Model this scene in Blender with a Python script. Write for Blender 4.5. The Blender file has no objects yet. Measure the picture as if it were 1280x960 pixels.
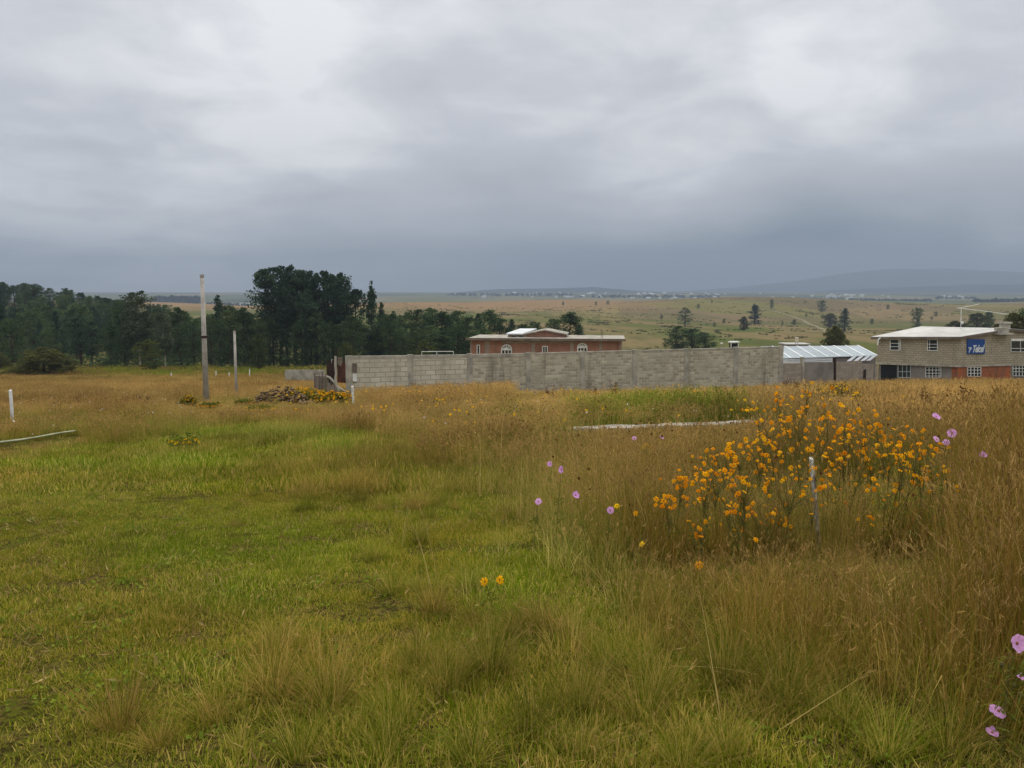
import bpy, bmesh, math, random
import numpy as np
from mathutils import Vector, Matrix, Euler

random.seed(7)
RNG = np.random.default_rng(11)
scene = bpy.context.scene
COL = scene.collection
R = math.radians

# ------------------------------------------------------------------ camera model
F = 962.0                    # focal length in photo pixels (1280 wide)
PITCH = math.atan(110.0 / F)
CAMZ = 1.6
CP, SP = math.cos(PITCH), math.sin(PITCH)

def ray(px, py):
    u, v = (px - 640.0) / F, (480.0 - py) / F
    d = Vector((u, CP + v * SP, -SP + v * CP))
    return d / d.y

def P(px, py, Y):
    d = ray(px, py)
    return Vector((d.x * Y, Y, CAMZ + d.z * Y))

def project(x, y, z):
    dz = z - CAMZ
    zc = y * CP - dz * SP
    up = y * SP + dz * CP
    return 640.0 + F * x / zc, 480.0 - F * up / zc

def ss(a, b, x):
    t = np.clip((x - a) / (b - a), 0.0, 1.0)
    return t * t * (3 - 2 * t)

def hsh(i, j):
    v = np.sin(i * 127.1 + j * 311.7) * 43758.5453
    return v - np.floor(v)

def noise2(x, y):
    xi, yi = np.floor(x), np.floor(y)
    fx, fy = x - xi, y - yi
    fx, fy = fx * fx * (3 - 2 * fx), fy * fy * (3 - 2 * fy)
    a, b = hsh(xi, yi), hsh(xi + 1, yi)
    c, d = hsh(xi, yi + 1), hsh(xi + 1, yi + 1)
    return (a * (1 - fx) + b * fx) * (1 - fy) + (c * (1 - fx) + d * fx) * fy

def fbm(x, y, o=3):
    s, a, t = 0.0, 0.5, 0.0
    for k in range(o):
        s = s + a * noise2(x * 2 ** k + 17.3 * k, y * 2 ** k - 9.1 * k)
        t += a
        a *= 0.5
    return s / t

KY = np.array([-80, -20, 0, 55, 80, 105, 140, 200, 260, 400, 600, 850, 1000, 1120, 1400, 2000, 2500, 3000, 3600, 4200, 6000, 9000, 14000], float)
KZ = np.array([4.0, 1.7, 0, -5.2, -7.3, -9.2, -11.4, -14.2, -16.4, -16.2, -13.0, -7.6, -5.0, -3.6, -9, -16, -10, -3, 8, 17, 30, 30, 30], float)

def zg(x, y):
    x = np.asarray(x, float)
    y = np.asarray(y, float)
    z = np.interp(y, KY, KZ)
    z = (np.interp(y - 6, KY, KZ) + z + np.interp(y + 6, KY, KZ)) / 3 - (0.0 if True else 0)
    # wooded hill on the left
    z = z + 14.5 * np.exp(-((x + 205) / 85.0) ** 2 - ((y - 272) / 66.0) ** 2)
    # long folds of the far hillside
    far = ss(260, 700, y) * (1 - ss(1500, 2600, y))
    z = z + far * (4.0 * np.sin(x / 150.0 + y / 230.0 + 0.6) + 2.6 * np.sin(x / 81.0 - y / 120.0) - 1.6 + 3.0 * (fbm(x / 130.0, y / 150.0) - .5))
    z = z - 3.2 * ss(250, 600, x) * ss(400, 800, y) * (1 - ss(1100, 1500, y))
    # left valley opens, the plain lies lower there
    z = z - 7.0 * ss(-120, -320, x) * ss(420, 800, y) * (1 - ss(1500, 2200, y))
    # small humps close by
    near = 1 - ss(60, 120, y)
    z = z + near * (0.10 * (fbm(x * 0.45, y * 0.45) - 0.5) + 0.05 * (fbm(x * 1.9 + 5, y * 1.9, 2) - 0.5))
    # the right side of the lot is a little higher
    z = z + 0.18 * ss(0.12, 0.5, x / np.maximum(np.abs(y) + 1.5, 2)) * ss(2.5, 9, y) * (1 - ss(35, 55, y))
    return z

def gz(x, y):
    return float(zg(x, y))

def ground_hit(px, py):
    d = ray(px, py)
    y = 2.0
    while y < 400:
        if CAMZ + d.z * y <= gz(d.x * y, y):
            break
        y *= 1.01
    return Vector((d.x * y, y, gz(d.x * y, y)))

# ------------------------------------------------------------------ objects and meshes
def tag(o, label=None, cat=None, group=None, kind=None):
    if label: o['label'] = label
    if cat: o['category'] = cat
    if group: o['group'] = group
    if kind: o['kind'] = kind
    return o

def empty(name, loc, label, cat, group=None, rz=0.0):
    o = bpy.data.objects.new(name, None)
    o.empty_display_size = 0.2
    o.location = loc
    o.rotation_euler = (0, 0, rz)
    COL.objects.link(o)
    return tag(o, label, cat, group)

def link(name, me, parent=None, world=False):
    """world=True: mesh data is in world coordinates and parent is an unrotated Empty"""
    o = bpy.data.objects.new(name, me)
    COL.objects.link(o)
    if parent is not None:
        o.parent = parent
        if world:
            root = parent
            off = Vector((0, 0, 0))
            while root is not None:
                off += root.location
                root = root.parent
            o.location = -off
    return o

class MB:
    def __init__(self):
        self.v, self.f, self.m = [], [], []
    def face(self, pts, mi=0):
        b = len(self.v)
        self.v += [tuple(p) for p in pts]
        self.f.append(tuple(range(b, b + len(pts))))
        self.m.append(mi)
    def hexa(self, b, t, mi=0):
        """b, t: four bottom and four top points in the same turn"""
        k = len(self.v)
        self.v += [tuple(p) for p in b] + [tuple(p) for p in t]
        for q in ((3, 2, 1, 0), (4, 5, 6, 7), (0, 1, 5, 4), (1, 2, 6, 5), (2, 3, 7, 6), (3, 0, 4, 7)):
            self.f.append(tuple(k + i for i in q)); self.m.append(mi)
        return self
    def box(self, c, s, rz=0.0, mi=0):
        cx, cy, cz = c
        hx, hy, hz = s[0] / 2, s[1] / 2, s[2] / 2
        ca, sa = math.cos(rz), math.sin(rz)
        def q(x, y, z): return (cx + x * ca - y * sa, cy + x * sa + y * ca, cz + z)
        return self.hexa([q(-hx, -hy, -hz), q(hx, -hy, -hz), q(hx, hy, -hz), q(-hx, hy, -hz)],
                         [q(-hx, -hy, hz), q(hx, -hy, hz), q(hx, hy, hz), q(-hx, hy, hz)], mi)
    def tube(self, pts, rad, n=6, mi=0, cap=True):
        pts = [Vector(p) for p in pts]
        if not isinstance(rad, (list, tuple)): rad = [rad] * len(pts)
        k = len(self.v)
        for i, p in enumerate(pts):
            d = (pts[min(i + 1, len(pts) - 1)] - pts[max(i - 1, 0)]).normalized()
            a = d.cross(Vector((0, 1, 0) if abs(d.y) < 0.9 else (1, 0, 0))).normalized()
            b = d.cross(a)
            for j in range(n):
                t = 2 * math.pi * j / n
                self.v.append(tuple(p + (a * math.cos(t) + b * math.sin(t)) * rad[i]))
        for i in range(len(pts) - 1):
            for j in range(n):
                a0, a1 = k + i * n + j, k + i * n + (j + 1) % n
                self.f.append((a0, a0 + n, a1 + n, a1)); self.m.append(mi)
        if cap:
            self.f.append(tuple(k + j for j in range(n))); self.m.append(mi)
            e = k + (len(pts) - 1) * n
            self.f.append(tuple(e + n - 1 - j for j in range(n))); self.m.append(mi)
        return self
    def mesh(self, name, mats, smooth=False):
        me = bpy.data.meshes.new(name)
        me.from_pydata(self.v, [], self.f)
        for m in (mats if isinstance(mats, (list, tuple)) else [mats]): me.materials.append(m)
        me.polygons.foreach_set('material_index', self.m)
        if smooth: me.polygons.foreach_set('use_smooth', [True] * len(self.f))
        me.update()
        bm = bmesh.new(); bm.from_mesh(me)
        bmesh.ops.recalc_face_normals(bm, faces=bm.faces)
        bm.to_mesh(me); bm.free()
        return me
    def build(self, name, mats, parent=None, world=True, smooth=False):
        return link(name, self.mesh(name, mats, smooth), parent, world)

def np_mesh(name, V, Q, mat, bl=None):
    """V (n,3), Q (m,4) quads, bl (n,4) vertex colours"""
    me = bpy.data.meshes.new(name)
    V = np.asarray(V, np.float32); Q = np.asarray(Q, np.int32)
    me.vertices.add(len(V)); me.vertices.foreach_set('co', V.ravel())
    me.loops.add(Q.size); me.loops.foreach_set('vertex_index', Q.ravel())
    me.polygons.add(len(Q))
    me.polygons.foreach_set('loop_start', np.arange(0, Q.size, Q.shape[1], dtype=np.int32))
    me.polygons.foreach_set('loop_total', np.full(len(Q), Q.shape[1], np.int32))
    if bl is not None:
        a = me.attributes.new('bl', 'FLOAT_COLOR', 'POINT')
        a.data.foreach_set('color', np.asarray(bl, np.float32).ravel())
    me.update(calc_edges=True)
    me.validate()
    me.materials.append(mat)
    return me

# ------------------------------------------------------------------ materials
def lin(r, g, b):
    def c(v):
        v /= 255.0
        return v / 12.92 if v <= 0.04045 else ((v + 0.055) / 1.055) ** 2.4
    return (c(r), c(g), c(b), 1.0)

class NT:
    def __init__(self, nt): self.nt = nt
    def n(self, t, **kw):
        o = self.nt.nodes.new(t)
        for k, v in kw.items(): setattr(o, k, v)
        return o
    def l(self, a, b): self.nt.links.new(a, b)
    def put(self, sock, v):
        if isinstance(v, bpy.types.NodeSocket): self.l(v, sock)
        elif v is not None: sock.default_value = v
    def math(self, op, a, b=None, c=None, clamp=False):
        o = self.n('ShaderNodeMath', operation=op, use_clamp=clamp)
        for i, v in enumerate((a, b, c)): self.put(o.inputs[i], v)
        return o.outputs[0]
    def vmath(self, op, a, b=None):
        o = self.n('ShaderNodeVectorMath', operation=op)
        self.put(o.inputs[0], a)
        if b is not None: self.put(o.inputs[1], b)
        return o.outputs[1] if op in ('DOT_PRODUCT', 'LENGTH') else o.outputs[0]
    def noise(self, vec, scale, detail=3.0, rough=0.55, dist=0.0):
        o = self.n('ShaderNodeTexNoise')
        if vec is not None: self.l(vec, o.inputs['Vector'])
        o.inputs['Scale'].default_value = scale
        o.inputs['Detail'].default_value = detail
        o.inputs['Roughness'].default_value = rough
        o.inputs['Distortion'].default_value = dist
        return o.outputs['Fac']
    def mix(self, fac, a, b, blend='MIX'):
        o = self.n('ShaderNodeMix', data_type='RGBA', blend_type=blend)
        self.put(o.inputs[0], fac); self.put(o.inputs[6], a); self.put(o.inputs[7], b)
        return o.outputs[2]
    def rng(self, v, a, b, c=0.0, d=1.0, smooth=True):
        o = self.n('ShaderNodeMapRange', interpolation_type='SMOOTHSTEP' if smooth else 'LINEAR')
        self.put(o.inputs[0], v)
        for i, k in enumerate((a, b, c, d)): o.inputs[i + 1].default_value = k
        return o.outputs[0]
    def ramp(self, fac, stops):
        o = self.n('ShaderNodeValToRGB')
        e = o.color_ramp.elements
        while len(e) < len(stops): e.new(0.5)
        for i, (p, c) in enumerate(stops): e[i].position = p; e[i].color = c
        self.l(fac, o.inputs[0])
        return o.outputs[0]
    def mapping(self, vec, scale=(1, 1, 1), rot=(0, 0, 0)):
        o = self.n('ShaderNodeMapping')
        self.l(vec, o.inputs[0]); o.inputs['Scale'].default_value = scale; o.inputs['Rotation'].default_value = rot
        return o.outputs[0]

def new_mat(name):
    m = bpy.data.materials.new(name)
    m.use_nodes = True
    t = NT(m.node_tree)
    b = m.node_tree.nodes['Principled BSDF']
    return m, t, b

def plain(name, c1, c2=None, scale=3.0, rough=0.85, bump=0.0, spec=0.2, detail=4.0, metal=0.0, stretch=(1, 1, 1)):
    m, t, b = new_mat(name)
    tc = t.n('ShaderNodeTexCoord')
    vec = t.mapping(tc.outputs['Object'], stretch)
    n = t.noise(vec, scale, detail, 0.65)
    c2 = c2 or tuple(v * 0.7 for v in c1[:3]) + (1.0,)
    t.l(t.mix(t.rng(n, 0.3, 0.7), c1, c2), b.inputs['Base Color'])
    b.inputs['Roughness'].default_value = rough
    b.inputs['Specular IOR Level'].default_value = spec
    b.inputs['Metallic'].default_value = metal
    if bump:
        bn = t.n('ShaderNodeBump'); bn.inputs['Strength'].default_value = bump; bn.inputs['Distance'].default_value = 0.03
        t.l(t.noise(vec, scale * 6, 4), bn.inputs['Height']); t.l(bn.outputs[0], b.inputs['Normal'])
    return m

def brickmat(name, c1, c2, mortar, bw, bh, msize=0.012, stain=0.5, bump=0.5, bias=0.0, axis='XZ'):
    m, t, b = new_mat(name)
    tc = t.n('ShaderNodeTexCoord')
    uv = tc.outputs['UV']
    br = t.n('ShaderNodeTexBrick')
    t.l(uv, br.inputs['Vector'])
    br.inputs['Color1'].default_value = c1; br.inputs['Color2'].default_value = c2; br.inputs['Mortar'].default_value = mortar
    br.inputs['Scale'].default_value = 1.0; br.inputs['Mortar Size'].default_value = msize
    br.inputs['Mortar Smooth'].default_value = 0.3; br.inputs['Bias'].default_value = bias
    br.inputs['Brick Width'].default_value = bw; br.inputs['Row Height'].default_value = bh
    n1 = t.noise(uv, 0.7, 5, 0.7)
    n2 = t.noise(uv, 6.0, 4, 0.7)
    col = t.mix(t.rng(n1, 0.35, 0.75, 0.0, stain), br.outputs['Color'], tuple(v * 0.55 for v in c1[:3]) + (1,))
    col = t.mix(t.rng(n2, 0.35, 0.7, 0.0, 0.35), col, tuple(min(1, v * 1.35) for v in c2[:3]) + (1,))
    n3 = t.noise(t.mapping(uv, (1.6, .12, 1)), 1.0, 5, 0.7)
    col = t.mix(t.rng(n3, 0.5, 0.72, 0.0, stain * .8), col, tuple(v * 0.5 for v in c2[:3]) + (1,))
    t.l(col, b.inputs['Base Color'])
    b.inputs['Roughness'].default_value = 0.92; b.inputs['Specular IOR Level'].default_value = 0.15
    bn = t.n('ShaderNodeBump'); bn.inputs['Strength'].default_value = bump; bn.inputs['Distance'].default_value = 0.02
    h = t.math('SUBTRACT', n2, br.outputs['Fac'])
    t.l(h, bn.inputs['Height']); t.l(bn.outputs[0], b.inputs['Normal'])
    return m

def uv_by_box(me, right, origin=Vector((0, 0, 0))):
    """metre UVs: u along the wall (faces seen end-on use the across direction), v is height"""
    right = Vector(right).normalized()
    across = Vector((-right.y, right.x, 0))
    uv = me.uv_layers.new(name='UVMap')
    for p in me.polygons:
        ax = right if abs(p.normal.dot(right)) < 0.7 else across
        for li in p.loop_indices:
            co = me.vertices[me.loops[li].vertex_index].co - origin
            uv.data[li].uv = (co.dot(ax), co.z if abs(p.normal.z) < 0.7 else co.dot(across))

M = {}
M['concrete'] = plain('concrete', lin(172, 166, 150), lin(130, 125, 114), 1.4, 0.9, 0.3)
M['pole'] = plain('pole_concrete', lin(172, 166, 155), lin(140, 134, 124), 2.0, 0.85, 0.15)
M['slab'] = plain('slab_concrete', lin(168, 163, 150), lin(118, 113, 100), 1.1, 0.9, 0.3)
M['white'] = plain('white_paint', lin(225, 225, 220), lin(190, 190, 182), 2.0, 0.6)
M['peel'] = plain('peeling_paint', lin(222, 220, 208), lin(80, 68, 52), 30.0, 0.85, 0.4, stretch=(1, 1, 0.3))
M['rust'] = plain('rust', lin(92, 58, 46), lin(58, 38, 33), 2.5, 0.85, 0.2, stretch=(1, 1, 0.4))
M['rustdark'] = plain('rust_dark', lin(62, 44, 38), lin(42, 32, 30), 3.0, 0.85)
M['grey_paint'] = plain('grey_render', lin(132, 125, 118), lin(104, 98, 92), 0.8, 0.9)
M['orange'] = plain('orange_paint', lin(166, 90, 52), lin(122, 84, 62), 1.3, 0.85)
M['dark'] = plain('dark_fill', lin(30, 32, 35), lin(22, 24, 26), 2.0, 0.6)  # near-black colour; on the house wall it stands in for recess shade
M['sheet'] = plain('sheet_roof', lin(174, 172, 166), lin(146, 145, 140), 0.6, 0.5, stretch=(1, 1, 1))
M['sheetgrey'] = plain('sheet_grey', lin(176, 184, 186), lin(160, 168, 170), 0.5, 0.45)
M['sheetwhite'] = plain('sheet_white', lin(204, 208, 208), lin(184, 188, 188), 0.5, 0.45)
M['blue'] = plain('sign_blue', lin(34, 74, 138), lin(30, 64, 122), 1.0, 0.5)
M['dull_brown'] = plain('block_brown', lin(120, 108, 96), lin(92, 82, 73), 1.5, 0.9, 0.3)
M['stone'] = plain('stone', lin(132, 108, 74), lin(60, 48, 32), 2.2, 0.9, 0.5)
M['bark'] = plain('bark', lin(72, 58, 46), lin(44, 36, 30), 2.0, 0.95, 0.4, stretch=(1, 1, 0.25))
M['palebark'] = plain('pale_bark', lin(168, 158, 140), lin(120, 110, 96), 2.0, 0.9, 0.2)
M['stem'] = plain('stem', lin(104, 100, 46), lin(84, 76, 40), 4.0, 0.8)
M['cream'] = plain('cream_tank', lin(200, 190, 165), lin(170, 160, 140), 1.5, 0.7)
M['pipe'] = plain('pale_beam', lin(168, 172, 140), lin(128, 132, 104), 2.5, 0.8)

def glass():
    m, t, b = new_mat('window_glass')
    tc = t.n('ShaderNodeTexCoord')
    n = t.noise(tc.outputs['Object'], 1.5, 2)
    t.l(t.mix(n, lin(28, 32, 36), lin(48, 54, 58)), b.inputs['Base Color'])
    b.inputs['Roughness'].default_value = 0.12; b.inputs['Specular IOR Level'].default_value = 0.5
    return m
M['glass'] = glass()

def leaf_mat(name, dark, light, trans=0.25):
    """foliage: every leaf has its own hue (vertex colour 'bl'), every tree its own tone (object random)"""
    m = bpy.data.materials.new(name); m.use_nodes = True
    t = NT(m.node_tree)
    for n in list(m.node_tree.nodes): m.node_tree.nodes.remove(n)
    at = t.n('ShaderNodeAttribute', attribute_name='bl')
    sep = t.n('ShaderNodeSeparateColor'); t.l(at.outputs['Color'], sep.inputs[0])
    oi = t.n('ShaderNodeObjectInfo')
    k = t.math('ADD', sep.outputs[1], t.math('MULTIPLY', t.math('SUBTRACT', oi.outputs['Random'], 0.5), 0.5), clamp=True)
    col = t.mix(k, dark, light)
    d = t.n('ShaderNodeBsdfDiffuse'); t.l(col, d.inputs[0])
    tr = t.n('ShaderNodeBsdfTranslucent'); t.l(col, tr.inputs[0])
    mx = t.n('ShaderNodeMixShader'); mx.inputs[0].default_value = trans
    t.l(d.outputs[0], mx.inputs[1]); t.l(tr.outputs[0], mx.inputs[2])
    o = t.n('ShaderNodeOutputMaterial'); t.l(mx.outputs[0], o.inputs[0])
    return m
M['pine'] = leaf_mat('pine_needles', lin(31, 47, 36), lin(74, 93, 70))
M['pine2'] = leaf_mat('pine_needles_green', lin(38, 57, 37), lin(92, 108, 68))
M['olive'] = leaf_mat('olive_leaves', lin(52, 55, 28), lin(96, 96, 54))
M['euc'] = leaf_mat('grey_green_leaves', lin(42, 52, 36), lin(92, 100, 74))
M['shrub'] = leaf_mat('shrub_leaves', lin(50, 66, 22), lin(100, 116, 44))
M['herb'] = leaf_mat('herb_leaves', lin(70, 82, 26), lin(120, 120, 50))
M['dock'] = leaf_mat('dock_seed', lin(70, 46, 26), lin(120, 84, 48))
M['lawnherb'] = leaf_mat('lawn_herb_leaves', lin(78, 98, 24), lin(128, 140, 52))
M['young'] = leaf_mat('young_leaves', lin(52, 62, 32), lin(90, 98, 52))
M['litter'] = leaf_mat('dry_litter', lin(120, 96, 54), lin(196, 174, 118))
M['farwood'] = leaf_mat('far_leaves', lin(26, 36, 28), lin(44, 56, 42))

def grass_mat():
    m = bpy.data.materials.new('grass'); m.use_nodes = True
    t = NT(m.node_tree)
    for n in list(m.node_tree.nodes): m.node_tree.nodes.remove(n)
    bl = t.n('ShaderNodeAttribute', attribute_name='bl')
    sb = t.n('ShaderNodeSeparateColor'); t.l(bl.outputs['Color'], sb.inputs[0])
    ti = t.n('ShaderNodeAttribute', attribute_name='tint', attribute_type='INSTANCER')
    si = t.n('ShaderNodeSeparateColor'); t.l(ti.outputs['Color'], si.inputs[0])
    along, rnd, head = sb.outputs[0], sb.outputs[1], sb.outputs[2]
    straw = t.math('ADD', si.outputs[0], t.math('MULTIPLY', t.math('SUBTRACT', rnd, 0.5), 0.9), clamp=True)
    green = t.mix(rnd, lin(76, 86, 8), lin(148, 148, 34))
    lush = t.mix(rnd, lin(70, 98, 6), lin(126, 146, 26))
    green = t.mix(si.outputs[2], lush, green)
    dry = t.mix(rnd, lin(134, 113, 58), lin(208, 184, 118))
    red = t.mix(rnd, lin(98, 71, 26), lin(164, 128, 66))
    dry = t.mix(si.outputs[2], dry, red)
    col = t.mix(straw, green, dry)
    hc = t.mix(rnd, lin(88, 62, 32), lin(180, 148, 90))
    hc = t.mix(t.math('MULTIPLY', t.math('SUBTRACT', 1.0, si.outputs[2]), 0.5), hc, lin(204, 170, 104))
    hf = t.math('MULTIPLY', head, t.rng(si.outputs[0], 0.0, 0.35, 0.15, 1.0))
    col = t.mix(hf, col, hc)
    col = t.vmath('MULTIPLY', col, si.outputs[1])
    d = t.n('ShaderNodeBsdfDiffuse'); t.l(col, d.inputs[0])
    tr = t.n('ShaderNodeBsdfTranslucent'); t.l(col, tr.inputs[0])
    mx = t.n('ShaderNodeMixShader'); mx.inputs[0].default_value = 0.42
    t.l(d.outputs[0], mx.inputs[1]); t.l(tr.outputs[0], mx.inputs[2])
    o = t.n('ShaderNodeOutputMaterial'); t.l(mx.outputs[0], o.inputs[0])
    return m
M['grass'] = grass_mat()

def ground_mat():
    m, t, b = new_mat('ground')
    g = t.n('ShaderNodeNewGeometry')
    pos = g.outputs['Position']
    sx = t.n('ShaderNodeSeparateXYZ'); t.l(pos, sx.inputs[0])
    Y = sx.outputs[1]
    # near: moss, thatch and bare soil
    n1 = t.noise(pos, 0.55, 5, 0.6); n2 = t.noise(pos, 5.0, 6, 0.7); n3 = t.noise(pos, 28.0, 4, 0.7)
    near = t.mix(t.rng(n2, 0.35, 0.65), lin(74, 78, 22), lin(94, 82, 42))
    near = t.mix(t.rng(n3, 0.42, 0.6, 0, 0.85), near, lin(44, 36, 22))
    near = t.mix(t.rng(n1, 0.52, 0.72, 0, 0.5), near, lin(76, 62, 38))
    # meadow 40 m and beyond
    n4 = t.noise(pos, 0.06, 5, 0.6); n5 = t.noise(pos, 0.5, 4, 0.6)
    mid = t.mix(t.rng(n4, 0.35, 0.65), lin(138, 118, 64), lin(104, 98, 46))
    mid = t.mix(t.rng(n5, 0.4, 0.7, 0, 0.5), mid, lin(98, 92, 46))
    col = t.mix(t.rng(Y, 28, 50), near, mid)
    # the far hillside: grass, fallow strips, ploughed plots
    wv = t.mapping(pos, (1.0, 0.42, 1.0), (0, 0, R(12)))
    n6 = t.noise(wv, 0.012, 5, 0.62, 0.6); n7 = t.noise(t.mapping(pos, (1.0, 0.25, 1), (0, 0, R(-8))), 0.045, 5, 0.65)
    n8 = t.noise(pos, 0.16, 4, 0.7)
    hill = t.mix(t.rng(n6, 0.42, 0.58), lin(76, 84, 42), lin(112, 98, 68))
    hill = t.mix(t.rng(n7, 0.5, 0.68, 0, 0.75), hill, lin(66, 70, 40))
    hill = t.mix(t.rng(n8, 0.5, 0.72, 0, 0.4), hill, lin(82, 80, 44))
    vo = t.n('ShaderNodeTexVoronoi'); t.l(t.mapping(pos, (1, 0.36, 1), (0, 0, R(24))), vo.inputs['Vector']); vo.inputs['Scale'].default_value = 0.0085
    sv = t.n('ShaderNodeSeparateColor'); t.l(vo.outputs['Color'], sv.inputs[0])
    plots = t.ramp(sv.outputs[0], [(0.0, lin(106, 100, 50)), (0.3, lin(92, 78, 66)), (0.5, lin(122, 103, 70)), (0.7, lin(92, 92, 48)), (0.85, lin(134, 118, 80)), (1.0, lin(88, 72, 60))])
    hill = t.mix(t.math('MULTIPLY', t.rng(Y, 420, 800, 0, 0.75), t.rng(sx.outputs[0], -60, 180, 0.15, 1.0)), hill, plots)
    # crest is browner
    hill = t.mix(t.math('MULTIPLY', t.rng(Y, 650, 1000), t.rng(sx.outputs[0], 260, 60)), hill, lin(126, 102, 70))
    hill = t.mix(t.rng(n7, 0.45, 0.7, 0, 0.25), hill, lin(90, 84, 50))
    # a beaten track over the hillside
    col = t.mix(t.rng(Y, 150, 230), col, hill)
    # plain far away
    vo2 = t.n('ShaderNodeTexVoronoi'); t.l(t.mapping(pos, (1, 0.5, 1), (0, 0, R(10))), vo2.inputs['Vector']); vo2.inputs['Scale'].default_value = 0.0035
    sv2 = t.n('ShaderNodeSeparateColor'); t.l(vo2.outputs['Color'], sv2.inputs[0])
    plain_ = t.ramp(sv2.outputs[0], [(0.0, lin(72, 84, 50)), (0.35, lin(112, 102, 70)), (0.6, lin(52, 64, 46)), (0.8, lin(92, 90, 56)), (1.0, lin(62, 74, 50))])
    col = t.mix(t.rng(Y, 1250, 1700), col, plain_)
    t.l(col, b.inputs['Base Color'])
    b.inputs['Roughness'].default_value = 1.0; b.inputs['Specular IOR Level'].default_value = 0.0
    bn = t.n('ShaderNodeBump'); bn.inputs['Strength'].default_value = 0.6; bn.inputs['Distance'].default_value = 0.04
    t.l(n3, bn.inputs['Height']); t.l(bn.outputs[0], b.inputs['Normal'])
    return m
M['ground'] = ground_mat()
M['mountain'] = plain('mountain_wood', lin(52, 64, 62), lin(36, 48, 50), 0.004, 1.0, spec=0.0, detail=8)

# ------------------------------------------------------------------ terrain
def terrain():
    ys = np.concatenate([np.linspace(-70, 0, 15), np.linspace(0.3, 60, 240)[0:], np.geomspace(60.6, 2200, 300), np.geomspace(2260, 9700, 60)])
    us = np.linspace(-1.5, 1.5, 361)
    Yg, Ug = np.meshgrid(ys, us, indexing='ij')
    Xg = Ug * (np.abs(Yg) * 0.85 + 30)
    Zg = zg(Xg, Yg)
    V = np.stack([Xg, Yg, Zg], -1).reshape(-1, 3)
    ny, nx = len(ys), len(us)
    idx = np.arange(ny * nx).reshape(ny, nx)
    Q = np.stack([idx[:-1, :-1], idx[:-1, 1:], idx[1:, 1:], idx[1:, :-1]], -1).reshape(-1, 4)
    me = np_mesh('ground', V, Q, M['ground'])
    me.polygons.foreach_set('use_smooth', [True] * len(me.polygons))
    tag(link('ground', me), kind='structure')
terrain()

def mountain(name, prof, y0, depth, seed):
    """prof: list of (px, py) of the skyline as seen at distance y0; a rounded ridge with real depth"""
    pxs = np.array([p[0] for p in prof], float); pys = np.array([p[1] for p in prof], float)
    n, k = 160, 24
    V = []
    for j in range(k + 1):
        s = j / k
        yy = y0 + (s - 0.5) * depth
        env = math.sin(math.pi * s) ** 0.8
        for i in range(n + 1):
            px = pxs[0] + (pxs[-1] - pxs[0]) * i / n
            top = CAMZ + ray(px, float(np.interp(px, pxs, pys))).z * y0
            base = gz(0, y0) - 15
            x = (px - 640) / F * y0
            h = base + (top - base) * env * (0.86 + 0.14 * float(fbm(np.array(x / (depth * 0.12) + seed), np.array(s * 6.0 + seed))) / 0.5 * (0.4 + 0.6 * (1 - env)))
            V.append((x, yy, h if 0 < j < k else base))
    idx = np.arange((k + 1) * (n + 1)).reshape(k + 1, n + 1)
    Q = np.stack([idx[:-1, :-1], idx[:-1, 1:], idx[1:, 1:], idx[1:, :-1]], -1).reshape(-1, 4)
    me = np_mesh(name, V, Q, M['mountain'])
    me.polygons.foreach_set('use_smooth', [True] * len(me.polygons))
    tag(link(name, me), kind='structure')
mountain('mountain', [(780, 368), (880, 362), (950, 355), (1010, 347), (1070, 338), (1110, 334), (1160, 333), (1220, 336), (1290, 340), (1400, 348), (1560, 364)], 7600, 2600, 3)
mountain('hills', [(500, 372), (560, 366), (620, 361), (680, 360), (740, 358), (790, 363), (850, 366), (900, 369)], 5200, 1200, 8)
mountain('hills', [(960, 372), (1010, 366), (1060, 361), (1120, 358), (1200, 355), (1280, 354), (1400, 358), (1500, 368)], 5000, 1200, 5)
mountain('hills', [(100, 377), (190, 375), (300, 374), (420, 373), (520, 373)], 5600, 900, 6)

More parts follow.
